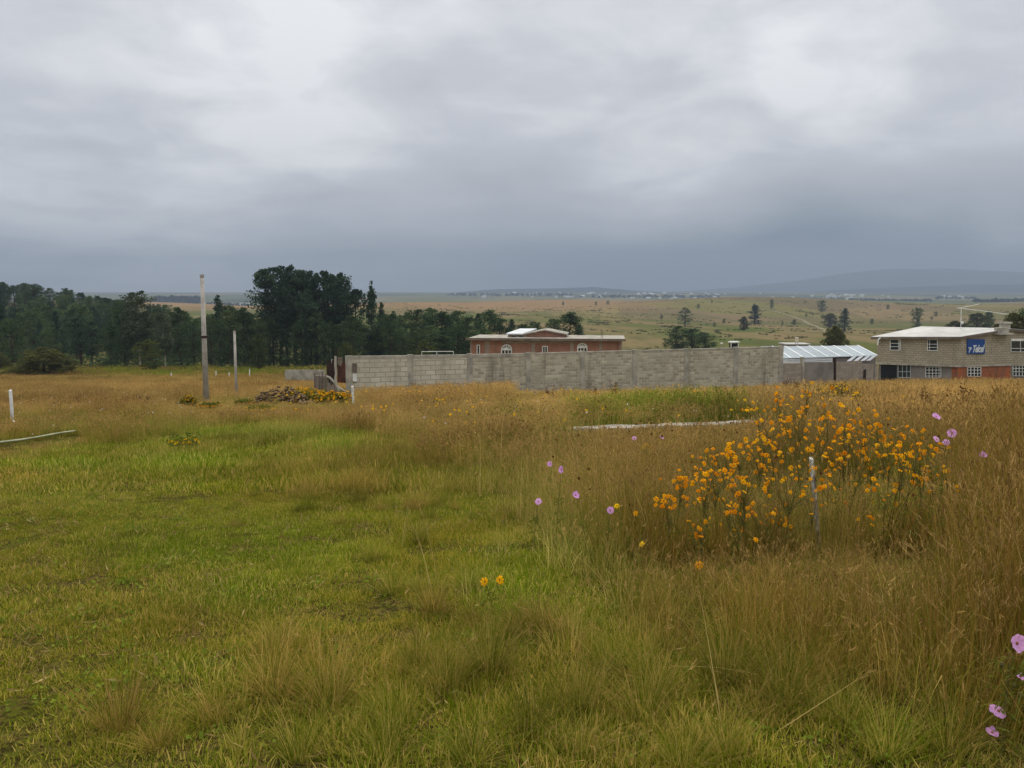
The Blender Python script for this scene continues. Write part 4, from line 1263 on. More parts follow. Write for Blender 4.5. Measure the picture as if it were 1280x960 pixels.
# ------------------------------------------------------------------ trees
def leaf_cloud(centres, rads, per, size, rng, flat=0.7, aspect=0.5):
    n = len(centres) * per
    c = np.repeat(np.asarray(centres, float), per, 0); r = np.repeat(np.asarray(rads, float), per)
    v = rng.normal(0, 1, (n, 3)); v /= np.linalg.norm(v, axis=1)[:, None]
    off = v * (r * rng.uniform(0.15, 1, n) ** 0.5)[:, None]; off[:, 2] *= flat
    p = c + off
    a = rng.normal(0, 1, (n, 3)); a[:, 2] += 0.2; a /= np.linalg.norm(a, axis=1)[:, None]
    b = np.cross(a, rng.normal(0, 1, (n, 3))); b /= np.linalg.norm(b, axis=1)[:, None]
    s = size * rng.uniform(0.6, 1.3, n)
    a = a * (s * 0.5)[:, None]; b = b * (s * 0.5 * aspect)[:, None]
    V = np.stack([p - a - b * .4, p - b, p + a, p + b], 1).reshape(-1, 3)
    Q = np.arange(n * 4).reshape(-1, 4)
    tone = np.repeat(np.clip(rng.normal(0.5, 0.2, len(centres)), 0, 1), per) * 0.55 + rng.uniform(0, 0.45, n)
    B = np.repeat(np.stack([np.zeros(n), tone, np.zeros(n), np.ones(n)], -1), 4, 0)
    return V, Q, B

def tree_template(kind, seed):
    """10 m tall; returns trunk mesh, crown mesh"""
    rng = np.random.default_rng(seed); rr = random.Random(seed)
    H = 10.0
    spec = dict(
        pine=dict(cb=.30, prof=lambda t: 1.75 * (0.55 + 0.9 * t) * (1 - t ** 3.2) ** 0.6 + .1, n=85, cr=(.45, .8), per=46, size=.30, mat='pine', tr=.20, lean=.3),
        conifer=dict(cb=.07, prof=lambda t: 2.5 * (1 - t) ** 0.85 * (0.85 + .15 * math.sin(t * 22)) + .12, n=100, cr=(.35, .75), per=44, size=.30, mat='pine', tr=.2, lean=.1),
        bushy=dict(cb=.10, prof=lambda t: 3.1 * math.sqrt(max(0, 1 - (2 * t - .85) ** 2 / 1.45)) * .9, n=110, cr=(.5, 1.0), per=46, size=.30, mat='pine2', tr=.22, lean=.2),
        loose=dict(cb=.30, prof=lambda t: 1.5 * math.sqrt(max(0, 1 - (2 * t - 1) ** 2)) + .25, n=95, cr=(.35, .8), per=44, size=.30, mat='euc', tr=.11, lean=.5),
        shrub=dict(cb=.02, prof=lambda t: 4.6 * math.sqrt(max(0, 1 - (1.05 * t) ** 2)) + .15, n=170, cr=(.7, 1.2), per=80, size=.40, mat='olive', tr=.25, lean=.2),
        young=dict(cb=.08, prof=lambda t: 2.6 * math.sqrt(max(0, 1 - (2 * t - 1.0) ** 2)) + .2, n=100, cr=(.4, .8), per=50, size=.32, mat='young', tr=.14, lean=.3),
        roundy=dict(cb=.04, prof=lambda t: 3.3 * math.sqrt(max(0, 1 - (2 * t - 1.0) ** 2)) + .2, n=130, cr=(.6, 1.1), per=75, size=.36, mat='olive', tr=.22, lean=.2),
    )[kind]
    lean = (rr.uniform(-1, 1) * spec['lean'], rr.uniform(-1, 1) * spec['lean'])
    tm = MB()
    pts = [Vector((lean[0] * s * s + .06 * math.sin(s * 9 + seed), lean[1] * s * s, H * s)) for s in np.linspace(-.03, .80 if kind == 'loose' else .94, 9)]
    tm.tube(pts, [spec['tr'] * (1.15 - s) for s in np.linspace(0, 1, 9)], 7)
    cs, rs = [], []
    lump = [rr.uniform(0, 6.28) for _ in range(4)]
    for i in range(spec['n']):
        t = rr.uniform(0, 1)
        ang = rr.uniform(0, 2 * math.pi)
        rmax = spec['prof'](t) * (0.82 + 0.22 * math.sin(ang * 2 + lump[0] + t * 3) + .16 * math.sin(ang * 3 + lump[1] - t * 7))
        rad = rmax * math.sqrt(rr.uniform(.06, 1))
        z = H * (spec['cb'] + (1 - spec['cb']) * t * .97)
        s = z / H
        c = Vector((lean[0] * s * s + rad * math.cos(ang), lean[1] * s * s + rad * math.sin(ang), z - (.12 * rad if kind == 'conifer' else 0)))
        cr = rr.uniform(*spec['cr']) * (0.55 if t > .93 else 1)
        cs.append(c); rs.append(cr)
        if i % 3 == 0 and rad > .5:
            b = Vector((lean[0] * s * s, lean[1] * s * s, max(.25, z - rad * .35)))
            tm.tube([b, (b + c) / 2 + Vector((0, 0, .1)), c], [spec['tr'] * .3, spec['tr'] * .2, .02], 4, cap=False)
    V, Q, B = leaf_cloud([tuple(c) for c in cs], rs, spec['per'], spec['size'], rng)
    crown = np_mesh('crown', V, Q, M[spec['mat']], B)
    trunk = tm.mesh('trunk', M['palebark'] if kind == 'loose' else M['bark'])
    return trunk, crown
TT = {k: [tree_template(k, 100 * i + j) for j in range(n)] for i, (k, n) in enumerate((('pine', 5), ('conifer', 5), ('bushy', 5), ('loose', 2), ('shrub', 2), ('roundy', 2), ('young', 3)))}
tree_no = [0]

def tree(kind, px, top, Y, wf, label, group=None, name=None, cat='tree'):
    x = (px - 640) / F * Y / 1.0
    d = ray(px, top); x = d.x * Y
    g = gz(x, Y)
    h = CAMZ + d.z * Y - g
    tree_no[0] += 1
    r = random.Random(tree_no[0] * 13)
    tr, cr = TT[kind][tree_no[0] % len(TT[kind])]
    o = empty(name or {'pine': 'pine_tree', 'conifer': 'conifer_tree', 'bushy': 'leafy_tree', 'loose': 'loose_tree', 'shrub': 'round_bush', 'roundy': 'round_tree', 'young': 'young_tree'}[kind], (x, Y, g), label, cat, group, r.uniform(0, 6.28))
    s = h / 10.0
    o.scale = (s * wf, s * wf, s)
    link('trunk', tr, o); link('crown', cr, o)
    return o

def trees():
    # the tall stand
    tall = [(333, 335, 138, 1.0, 'tall dark pine at the left end of the tall stand'), (348, 331, 141, 1.05, 'tall dark pine second from left in the tall stand'),
            (366, 331, 137, 1.0, 'tallest dark pine of the stand, round crown against the sky'), (379, 338, 142, .85, 'slightly lower dark pine closing the left clump of the stand'),
            (392, 338, 139, .8, 'narrow dark pine in the gap of the tall stand'), (403, 337, 137, .8, 'dark pine with small pointed tip mid stand'),
            (414, 341, 141, .8, 'dark pine right of the pointed tip in the stand'), (428, 340, 138, .8, 'dark pine with a peaked crown on the right side of the stand'),
            (443, 361, 136, .9, 'low dark pine filling the dip at the right of the stand'), (356, 352, 133, .8, 'inner dark pine under the left crowns of the stand'), (420, 362, 133, .9, 'inner dark pine under the right crowns of the stand'),
            (386, 360, 132, .8, 'inner dark pine in the middle of the stand')]
    for px, tp, Y, wf, lb in tall: tree('pine', px, tp, Y, wf, lb, 'tall pines left of the block wall')
    tree('conifer', 463.5, 350, 136, .62, 'pointed dark conifer standing clear at the right end of the tall stand')
    tree('conifer', 477, 376, 140, .6, 'short conifer just right of the pointed one')
    rr = random.Random(21)
    # low dark trees under and beside the stand
    for i, px in enumerate((312, 326, 340, 358, 376, 395, 410, 425, 440, 455, 472, 488)):
        tree('bushy', px, 398 + rr.uniform(-8, 10), 128 + rr.uniform(0, 10), .95, 'low dark tree in the thicket under the tall pine stand', 'thicket under the tall pines')
    # row behind the wall
    row = ((478, 392), (492, 388), (506, 390), (520, 386), (533, 391), (541, 384), (552, 389), (562, 392), (574, 388), (585, 395), (598, 391), (611, 387), (624, 397), (640, 398), (653, 404), (668, 402))
    for i, (px, tp) in enumerate(row):
        tree('conifer' if i % 3 == 1 else 'bushy', px, tp, 150 + (i * 37 % 22), 1.25, 'dark green tree in the row behind the left half of the block wall', 'tree row behind the block wall')
    for i in range(9):
        tree('bushy', 470 + i * 17, 410 + rr.uniform(-6, 6), 136, 1.3, 'low green tree in the understory behind the left half of the block wall', 'understory behind the block wall')
    tree('bushy', 692, 398, 165, 1.2, 'dark tree left of the tallest one behind the brick house')
    tree('bushy', 712, 390, 160, 1.35, 'rounded dark tree, tallest behind the brick house')
    tree('conifer', 724, 405, 166, 1.4, 'lower dark tree right of the tallest behind the brick house')
    # trio above the wall
    tree('bushy', 845, 407.0, 190, 1.9, 'tallest dark tree, left of three above the block wall')
    tree('bushy', 866, 410, 194, 2.0, 'round dark tree in the middle of three above the block wall')
    tree('bushy', 882, 415, 190, 1.9, 'smallest dark tree, right of three above the block wall')
    tree('shrub', 1044, 407, 150, 1.0, 'broad round tree behind the sheet roof shed')
    tree('roundy', 1272, 390, 105, 1.1, 'dark tree beside the house roof at the right edge')
    tree('bushy', 1290, 378, 112, 1.0, 'brownish tree behind the house at the right edge')
    tree('roundy', 1252, 404, 108, 1.0, 'small dark tree between roof aerial and right edge')
    # isolated on the hillside
    tree('conifer', 1057, 385, 420, 1.7, 'dark cone shaped tree alone on the far slope above the shed')
    tree('conifer', 944, 379.5, 560, 2.1, 'dark cone shaped tree alone high on the far slope')
    tree('bushy', 857, 384, 480, 1.3, 'dark double-topped tree on the far slope above the three trees')
    tree('roundy', 930, 395, 430, 1.0, 'small round dark bush on the far slope', cat='bush')
    tree('bushy', 1147, 384, 470, 1.1, 'round dark tree on the far slope above the house roof')
    tree('bushy', 965, 374, 800, 1.0, 'tiny dark tree near the crest of the far slope')
    tree('bushy', 1028, 375, 760, 1.6, 'wide dark clump near the crest left of the cone tree', cat='tree')
    tree('roundy', 1038, 391, 520, 1.6, 'low flat bush on the slope beside the cone tree', cat='bush')
    tree('roundy', 1222, 391, 330, 1.4, 'dark bush below the slanting aerial arm', cat='bush')
    tree('bushy', 1237, 388, 340, .9, 'dark tree crossed by the slanting aerial arm')
    tree('roundy', 1195, 401, 260, 1.4, 'dark bush just left of the roof mast', cat='bush')
    for i, (px, tp, Y) in enumerate(((827, 385, 600), (893, 390, 480), (905, 386, 560), (1008, 377, 700), (1016, 376, 720), (1090, 381, 600), (1165, 379, 650), (1170, 377, 690), (978, 384, 560), (993, 385, 560), (1110, 376, 800), (873, 376, 800), (760, 372.5, 1000), (745, 373, 1000), (704, 371.5, 1050), (890, 374, 900))):
        tree('bushy', px, project(0, Y, gz((px - 640) / F * Y, Y) + rr.uniform(2.2, 4.6) * (Y / 600) ** .5)[1], Y, 1.6, 'tiny dark tree or bush scattered over the far slope', 'scattered trees on the far slope')
    # front of the left wood
    tree('bushy', 12, 398, 118, 1.0, 'dark tree at the left edge behind the big round bush')
    tree('bushy', 62, 408, 126, 1.0, 'dark tree behind the right side of the big round bush')
    tree('pine', 98, 392, 128, 1.2, 'dark pine with visible trunk right of the big round bush')
    tree('pine', 112, 400, 132, 1.0, 'slim pine with bare trunk in the open gap of the wood')
    tree('bushy', 136, 405, 124, 1.05, 'dense dark tree left of the leaning loose crowned one')
    tree('bushy', 152, 376, 130, .8, 'tall dark tree just left of the loose peaked crown')
    tree('loose', 170, 362, 128, 1.25, 'tall loose crowned tree peaking above the left wood')
    tree('bushy', 178, 392, 132, .9, 'dark tree below the loose peaked crown')
    tree('loose', 203, 386, 120, 1.1, 'pale leaved slender tree with white trunk left of the utility pole')
    tree('bushy', 222, 384, 128, .9, 'dark tree between the white trunk tree and utility pole')
    tree('bushy', 240, 398, 134, .9, 'dark tree just left of the tall utility pole')
    tree('conifer', 272, 367, 134, .85, 'dark conifer with peaked top right of the utility pole')
    tree('bushy', 287, 380, 130, .9, 'dark tree behind the thin pale pole')
    tree('bushy', 262, 392, 128, .9, 'low dark tree behind the tall utility pole')
    tree('bushy', 303, 384, 132, .9, 'dark tree between thin pole and tall pine stand')
    tree('shrub', 53, 434.0, 98, 2.5, 'big round olive bush at the edge of the brown field', name='round_bush', cat='bush')
    tree('shrub', -4, 440, 110, 1.5, 'olive bush cut by the left edge of the picture', name='round_bush', cat='bush')
    tree('young', 185, 423.5, 106, 1.5, 'round olive small tree in front of the dark wood')
    tree('young', 322, 418, 118, 1.2, 'light green young tree at the foot of the tall pines')
    tree('young', 447 - 14, 428, 120, 1.2, 'light green young tree above the rusty sheets')
    tree('young', 530, 424, 118, 1.2, 'light green young tree above the pipe rail')
    # the wood on the hill
    n = 0
    k = 0
    hill = []
    while n < 140 and k < 4000:
        k += 1
        Y = rr.uniform(150, 310); px = rr.uniform(-150, 215)
        x = (px - 640) / F * Y
        if px > 125 and Y > 220 and rr.random() < .6: continue
        h = rr.uniform(8.5, 13)
        if any((x - a) ** 2 + (Y - b) ** 2 < 30 for a, b in hill): continue
        z = gz(x, Y) + h
        _, tp = project(np.array(x), np.array(Y), np.array(z))
        lim = float(np.interp(px, [-160, 0, 55, 95, 130, 165, 215], [352, 352, 353, 363, 371, 376, 381]))
        if tp < lim:
            tp = lim + abs(rr.gauss(0, 1.5))
        hh = CAMZ + ray(px, float(tp)).z * Y - gz(x, Y)
        if hh < 4: continue
        hill.append((x, Y)); n += 1
        tree(rr.choice(['bushy', 'bushy', 'conifer', 'pine']), px, float(tp), Y, rr.uniform(.95, 1.25), 'dark green tree in the dense wood on the left hill', 'trees of the wood on the left hill')
    # more depth between the wood and the plain
    for i in range(16):
        px = 186 + i * 8.5
        tree('bushy', px, 392 + rr.uniform(-4, 8), 190 + rr.uniform(-20, 40), 1.2, 'dark tree in the second line behind the utility poles', 'second line of trees behind the poles')
trees()

# ------------------------------------------------------------------ far woods, village
def far_things():
    rng = np.random.default_rng(77)
    def strip(px0, px1, Y, h, n, name='far_woodland', lift=0):
        cs, rs = [], []
        for i in range(n):
            px = rng.uniform(px0, px1); yy = Y * rng.uniform(.96, 1.04)
            x = (px - 640) / F * yy
            cs.append((x, yy, gz(x, yy) + h * .45 + lift)); rs.append(h * rng.uniform(.4, .75))
        V, Q, B = leaf_cloud(cs, rs, 22, h * .55, rng, .8, .8)
        me = np_mesh(name, V, Q, M['farwood'], B)
        tag(link(name, me), kind='stuff')
    # mesa wood at the left
    strip(198, 252, 1900, 16, 90, lift=5)
    strip(160, 196, 1600, 9, 40)
    strip(252, 320, 1700, 9, 26)
    strip(980, 1090, 2300, 9, 70); strip(1090, 1160, 2100, 10, 46); strip(1215, 1300, 1700, 9, 50)
    strip(560, 720, 3300, 12, 70); strip(720, 900, 2900, 11, 80); strip(900, 980, 2400, 9, 30); strip(1165, 1215, 2600, 9, 18)
    # village houses
    metas = []
    for k in range(4):
        mb = MB()
        s = ((8, 6, 3.5), (12, 7, 5.5), (7, 7, 6), (16, 8, 4))[k]
        mb.box((0, 0, s[2] / 2 - .5), (s[0], s[1], s[2] + 1))
        if k % 2:
            mb.hexa([(-s[0] / 2 - .3, -s[1] / 2 - .3, s[2] + .005), (s[0] / 2 + .3, -s[1] / 2 - .3, s[2] + .005), (s[0] / 2 + .3, s[1] / 2 + .3, s[2] + .005), (-s[0] / 2 - .3, s[1] / 2 + .3, s[2] + .005)],
                    [(-s[0] / 2 - .3, -.1, s[2] + 1.5), (s[0] / 2 + .3, -.1, s[2] + 1.5), (s[0] / 2 + .3, .1, s[2] + 1.5), (-s[0] / 2 - .3, .1, s[2] + 1.5)], 1)
        else:
            mb.box((s[0] * .2, 0, s[2] + .7), (s[0] * .5, s[1] * .8, 1.4))
        metas.append(mb.mesh('village_house', [M['white'], M['sheetgrey']]))
    M['wall_tan'] = plain('tan_wall', lin(190, 170, 140), lin(160, 140, 116), .3)
    rr = random.Random(8)
    def house(px, Y, s):
        x = (px - 640) / F * Y
        o = bpy.data.objects.new('village_house', rr.choice(metas)); COL.objects.link(o)
        o.location = (x, Y, gz(x, Y)); o.scale = (s, s, s); o.rotation_euler.z = rr.uniform(-.5, .5)
        side = 'left of the tall pines' if px < 480 else ('beyond the middle of the crest' if px < 860 else 'on the plain at right')
        tag(o, 'tiny pale village house far away ' + side, 'house', 'far village houses ' + side)
    for i in range(34): house(rr.gauss(690, 55), rr.uniform(2800, 4300), rr.uniform(.8, 1.4))
    for i in range(30): house(rr.gauss(850, 45), rr.uniform(2500, 4000), rr.uniform(.7, 1.2))
    for i in range(26): house(rr.gauss(1055, 28), rr.uniform(2400, 3500), rr.uniform(.7, 1.2))
    for i in range(8): house(rr.gauss(985, 30), rr.uniform(2400, 2800), rr.uniform(.6, 1.0))
    for i in range(7): house(rr.uniform(1155, 1215), rr.uniform(2700, 3100), rr.uniform(.7, 1.3))
    for i in range(18): house(rr.uniform(255, 318), rr.uniform(1650, 2000), rr.uniform(.45, .8))
    x = (192 - 640) / F * 1700
far_things()

def scrub():
    rng = np.random.default_rng(91)
    # low bushes and field edges over the far slope
    n = 70000
    y = rng.uniform(230, 1050, n); u = rng.uniform(-.2, .85, n); x = u * y
    ca, sa = math.cos(.35), math.sin(.35)
    v = fbm((x * ca + y * sa * .5) * .006, (y * .4 - x * sa * .4) * .012, 4)
    k = (np.abs(v - .5) < .0045) | (np.abs(v - .41) < .003) | (np.abs(v - .585) < .003)
    x, y = x[k], y[k]
    h = rng.uniform(.25, .8, len(x)) * (.7 + .6 * noise2(x * .03, y * .03))
    c = np.stack([x, y, zg(x, y) + h * .2], -1)
    V, Q, B = leaf_cloud(c, h * 1.3, 8, .8, rng, .35, .8)
    tag(link('hillside_scrub', np_mesh('hillside_scrub', V, Q, M['olive'], B)), kind='stuff')
    # undergrowth of the left wood and the thickets
    n = 2600
    y = rng.uniform(124, 300, n); px = rng.uniform(-120, 740, n)
    k = (px < 480) | (y > 136) & (y < 175)
    x, y = ((px - 640) / F * y)[k], y[k]
    h = rng.uniform(.6, 3.2, len(x))
    c = np.stack([x, y, zg(x, y) + h * .35], -1)
    V, Q, B = leaf_cloud(c, h * 1.1, 26, .5, rng, .6, .7)
    tag(link('undergrowth', np_mesh('undergrowth', V, Q, M['pine2'], B)), kind='stuff')
    n = 260
    y = rng.uniform(108, 122, n); px = rng.uniform(-60, 420, n); x = (px - 640) / F * y
    h = rng.uniform(.3, 1.0, n) * rng.uniform(.5, 1.3, n)
    c = np.stack([x, y, zg(x, y) + h * .4], -1)
    V, Q, B = leaf_cloud(c, h, 30, .3, rng, .7, .6)
    tag(link('bank_scrub', np_mesh('bank_scrub', V, Q, M['olive'], B)), kind='stuff')
scrub()

# ------------------------------------------------------------------ flowers
def petal_flower(np_, r, w, droop, seed, disc=0.22, notch=False):
    """material 0 petals, 1 disc"""
    rr = random.Random(seed); mb = MB()
    for i in range(np_):
        a = 2 * math.pi * i / np_ + rr.uniform(-.12, .12)
        dr = droop * rr.uniform(.5, 1.5)
        L = r * rr.uniform(.88, 1.08)
        ca, sa = math.cos(a), math.sin(a)
        def pt(f, s, z): return (ca * L * f - sa * w * s, sa * L * f + ca * w * s, z)
        rows = [(.12, .22, 0), (.5, .95, .06 * r), (.85, 1.0, .04 * r - dr * .5), (1.0, .45, -dr)]
        for k in range(3):
            (f0, s0, z0), (f1, s1, z1) = rows[k], rows[k + 1]
            mb.face([pt(f0, -s0 / 2, z0), pt(f0, s0 / 2, z0), pt(f1, s1 / 2, z1), pt(f1, -s1 / 2, z1)], 0)
    k = 8; R_ = r * disc
    for ring, (f, z) in enumerate(((1, .02 * r), (.75, .13 * r), (.3, .18 * r))):
        for j in range(k): mb.v.append((R_ * f * math.cos(j * 2 * math.pi / k), R_ * f * math.sin(j * 2 * math.pi / k), z))
    b = len(mb.v) - 3 * k
    for ring in range(2):
        for j in range(k):
            mb.f.append((b + ring * k + j, b + ring * k + (j + 1) % k, b + (ring + 1) * k + (j + 1) % k, b + (ring + 1) * k + j)); mb.m.append(1)
    mb.f.append(tuple(b + 2 * k + j for j in range(k))); mb.m.append(1)
    return mb

def petal_mat(name, c1, c2, trans=.25):
    m = bpy.data.materials.new(name); m.use_nodes = True
    t = NT(m.node_tree)
    for n in list(m.node_tree.nodes): m.node_tree.nodes.remove(n)
    oi = t.n('ShaderNodeObjectInfo'); tc = t.n('ShaderNodeTexCoord')
    col = t.mix(t.math('ADD', t.math('MULTIPLY', oi.outputs['Random'], .6), t.math('MULTIPLY', t.noise(tc.outputs['Object'], 30), .4)), c1, c2)
    d = t.n('ShaderNodeBsdfDiffuse'); t.l(col, d.inputs[0]); tr = t.n('ShaderNodeBsdfTranslucent'); t.l(col, tr.inputs[0])
    mx = t.n('ShaderNodeMixShader'); mx.inputs[0].default_value = trans
    t.l(d.outputs[0], mx.inputs[1]); t.l(tr.outputs[0], mx.inputs[2])
    o = t.n('ShaderNodeOutputMaterial'); t.l(mx.outputs[0], o.inputs[0])
    return m
M['orange_petal'] = petal_mat('orange_petal', lin(212, 112, 6), lin(240, 184, 26))
M['ochre_petal'] = petal_mat('ochre_petal', lin(206, 132, 20), lin(226, 178, 44))
M['yellow_petal'] = petal_mat('yellow_petal', lin(238, 196, 30), lin(232, 178, 24))
M['pink_petal'] = petal_mat('pink_petal', lin(226, 176, 218), lin(212, 152, 206), .35)
M['disc_brown'] = plain('disc_brown', lin(150, 84, 22), lin(110, 62, 20), 60, .9)
M['disc_yellow'] = plain('disc_yellow', lin(150, 96, 60), lin(104, 60, 50), 60, .9)

DAISY = [petal_flower((7, 8, 6, 8)[s], .030, .0145, .008, s, .2).mesh('flower_head', [M['orange_petal'], M['disc_brown']]) for s in range(4)]
DAISY_Y = [petal_flower(6, .026, .0170, .012, 20 + s).mesh('flower_head', [M['yellow_petal'], M['disc_brown']]) for s in range(3)]

def branch(mb, a, b, r, rr, n=3):
    """a stem that leaves the ground upright and bows toward its flower"""
    a, b = Vector(a), Vector(b)
    c = Vector((a.x + (b.x - a.x) * .28, a.y + (b.y - a.y) * .28, a.z + (b.z - a.z) * .62))
    pts = []
    for i in range(n + 1):
        t = i / n
        pts.append(a * (1 - t) ** 2 + c * 2 * t * (1 - t) + b * t * t)
    mb.tube(pts, [r * (1 - .55 * i / n) for i in range(n + 1)], 3, cap=False)
    return pts

def daisy_bushes():
    rr = random.Random(31); rng = np.random.default_rng(32)
    # (label, base px, base depth, clusters of (px, py, rx, ry, n))
    plants = [
        ('sprawling orange daisy clump reaching furthest left, above the bent straw', 900, 5.7, [(836, 630, 16, 7, 8), (850, 603, 12, 7, 9), (884, 622, 8, 6, 4), (878, 655, 10, 9, 5), (912, 638, 8, 5, 4), (920, 660, 8, 4, 3), (895, 590, 22, 10, 14), (940, 675, 5, 3, 1)], 'o'),
        ('densest orange daisy clump left of the peeling stake', 960, 6.3, [(905, 572, 24, 9, 14), (925, 562, 20, 8, 14), (930, 595, 26, 14, 22), (960, 590, 20, 12, 10), (948, 636, 12, 8, 6), (970, 642, 9, 8, 10), (960, 652, 8, 4, 4), (990, 655, 8, 4, 4)], 'o'),
        ('high orange daisy clump behind the peeling stake reaching up to the wall', 985, 7.4, [(950, 512, 14, 7, 7), (975, 498, 12, 6, 8), (1008, 490, 10, 5, 7), (962, 527, 16, 6, 8), (955, 545, 18, 7, 11), (978, 545, 12, 7, 9), (1000, 530, 26, 8, 9), (985, 520, 12, 4, 6), (1030, 505, 12, 5, 4), (1035, 525, 14, 6, 6), (1000, 553, 16, 6, 6)], 'o'),
        ('loose orange daisy clump right behind the peeling stake', 1060, 6.6, [(1055, 520, 14, 5, 7), (1080, 538, 14, 9, 12), (1060, 545, 14, 6, 9), (1098, 530, 6, 5, 4), (1025, 550, 12, 7, 7), (1070, 560, 16, 5, 7), (1055, 575, 12, 6, 6), (1090, 570, 14, 6, 10), (1040, 590, 8, 4, 3), (1035, 600, 12, 4, 4), (1022, 676, 7, 7, 3), (1035, 630, 5, 4, 2)], 'o'),
        ('bright orange daisy clump at the right side of the flowers', 1125, 6.1, [(1112, 565, 12, 10, 10), (1128, 565, 13, 9, 14), (1142, 568, 10, 8, 8), (1125, 585, 12, 7, 9), (1152, 590, 14, 9, 14), (1166, 597, 10, 7, 9), (1165, 570, 7, 6, 4), (1170, 558, 6, 4, 3), (1185, 588, 6, 5, 2), (1196, 611, 5, 4, 2), (1150, 540, 10, 4, 3), (1105, 613, 12, 5, 6), (1125, 628, 6, 4, 2), (1092, 650, 9, 7, 4), (1100, 600, 12, 6, 4)], 'o'),
        ('thin orange daisies strewn low between the bent straw and the peeling stake', 945, 5.95, [(880, 600, 30, 16, 14), (930, 620, 34, 18, 14), (985, 600, 34, 18, 16), (1000, 560, 24, 18, 14), (950, 560, 26, 16, 12), (1015, 625, 14, 14, 6)], 'o'),
        ('thin orange daisies strewn high behind the right side clump', 1085, 7.0, [(1000, 520, 34, 14, 14), (1060, 530, 34, 14, 14), (1105, 550, 30, 16, 14), (1050, 580, 30, 14, 12), (1110, 590, 28, 14, 12), (1150, 560, 24, 14, 10), (1080, 610, 28, 14, 7)], 'o'),
    ]
    for label, bx, Y, cl, _ in plants:
        bp = P(bx, 640, Y); g = gz(bp.x, Y)
        root = empty('orange_daisy_plant', (bp.x, Y, g), label, 'flower', 'orange daisies on the right')
        st = MB(); leaves_c, leaves_r = [], []
        heads = []; tot = sum(c[4] for c in cl); mul = min(1.9, 99 / tot)
        for (cx, cy, rx, ry, n) in cl:
            yy = Y + rr.uniform(-.45, .45)
            hub = P(cx, cy + ry + 14, yy)
            b0 = Vector((bp.x + rr.uniform(-.22, .22), Y + rr.uniform(-.22, .22), 0)); b0.z = gz(b0.x, b0.y) - .03
            branch(st, b0, hub, .0045, rr, 5)
            for k in range(3):
                f = rr.uniform(.45, .95); q = b0 + (hub - b0) * f
                leaves_c.append((q.x, q.y, q.z)); leaves_r.append(rr.uniform(.04, .09))
            leaves_c.append(tuple(hub)); leaves_r.append(.07)
            for k in range(int(n * mul)):
                h = P(rr.gauss(cx, rx * .9), rr.gauss(cy, ry * .95), yy + rr.uniform(-.12, .12))
                heads.append(h)
                branch(st, hub - Vector((0, 0, rr.uniform(.02, .14))), h, .0018, rr, 3)
                # closed buds beside
                if rr.random() < .35:
                    q = h + Vector((rr.uniform(-.05, .05), rr.uniform(-.05, .05), rr.uniform(-.03, .04)))
                    branch(st, hub - Vector((0, 0, .03)), q, .002, rr, 2)
                    st.tube([q, q + Vector((0, 0, .012))], [.007, .004], 5)
        st.build('stems', M['stem'], root)
        V, Q, B = leaf_cloud(leaves_c, leaves_r, 9, .045, rng, 1.0, .16)
        link('leaves', np_mesh('leaves', V, Q, M['herb'], B), root, True)
        for h in heads[:100]:
            o = link('flower_head', rr.choice(DAISY), root)
            o.location = h - root.location
            s = rr.uniform(.42, .84); o.scale = (s, s, s)
            # heads turn up and outward, most toward the open sky in front
            o.rotation_euler = Euler((R(rr.gauss(52, 28)), R(rr.gauss(0, 28)), rr.uniform(-1.2, 1.2)))
daisy_bushes()

def flower_on_stem(name, label, group, px, py, Y, mesh_list, tilt, bx=None, scale=1.0, disc=True, extra=()):
    rr = random.Random(int(px * 7 + py))
    h = P(px, py, Y)
    b = Vector((h.x + (bx if bx is not None else rr.uniform(-.12, .12)), Y + rr.uniform(-.1, .1), 0)); b.z = gz(b.x, b.y)
    root = empty(name, b, label, 'flower', group)
    st = MB(); pts = branch(st, b - Vector((0, 0, .03)), h, .0042, rr, 5)
    for (ex, ey) in extra: branch(st, pts[2], P(ex, ey, Y), .0022, rr, 4)
    st.build('stem', M['stem'], root)
    V, Q, B = leaf_cloud([tuple(pts[1]), tuple(pts[2]), tuple(pts[3])], [.07, .07, .05], 16, .06, np.random.default_rng(int(px)), 1, .15)
    link('leaves', np_mesh('leaves', V, Q, M['herb'], B), root, True)
    for i, (ex, ey) in enumerate(((px, py),) + tuple(extra)):
        o = link('flower_head', mesh_list[i % len(mesh_list)], root); o.location = P(ex, ey, Y) - root.location
        o.scale = (scale,) * 3; o.rotation_euler = (R(tilt + rr.uniform(-22, 18)), R(rr.uniform(-34, 34)), rr.uniform(-.8, .8))
    return root

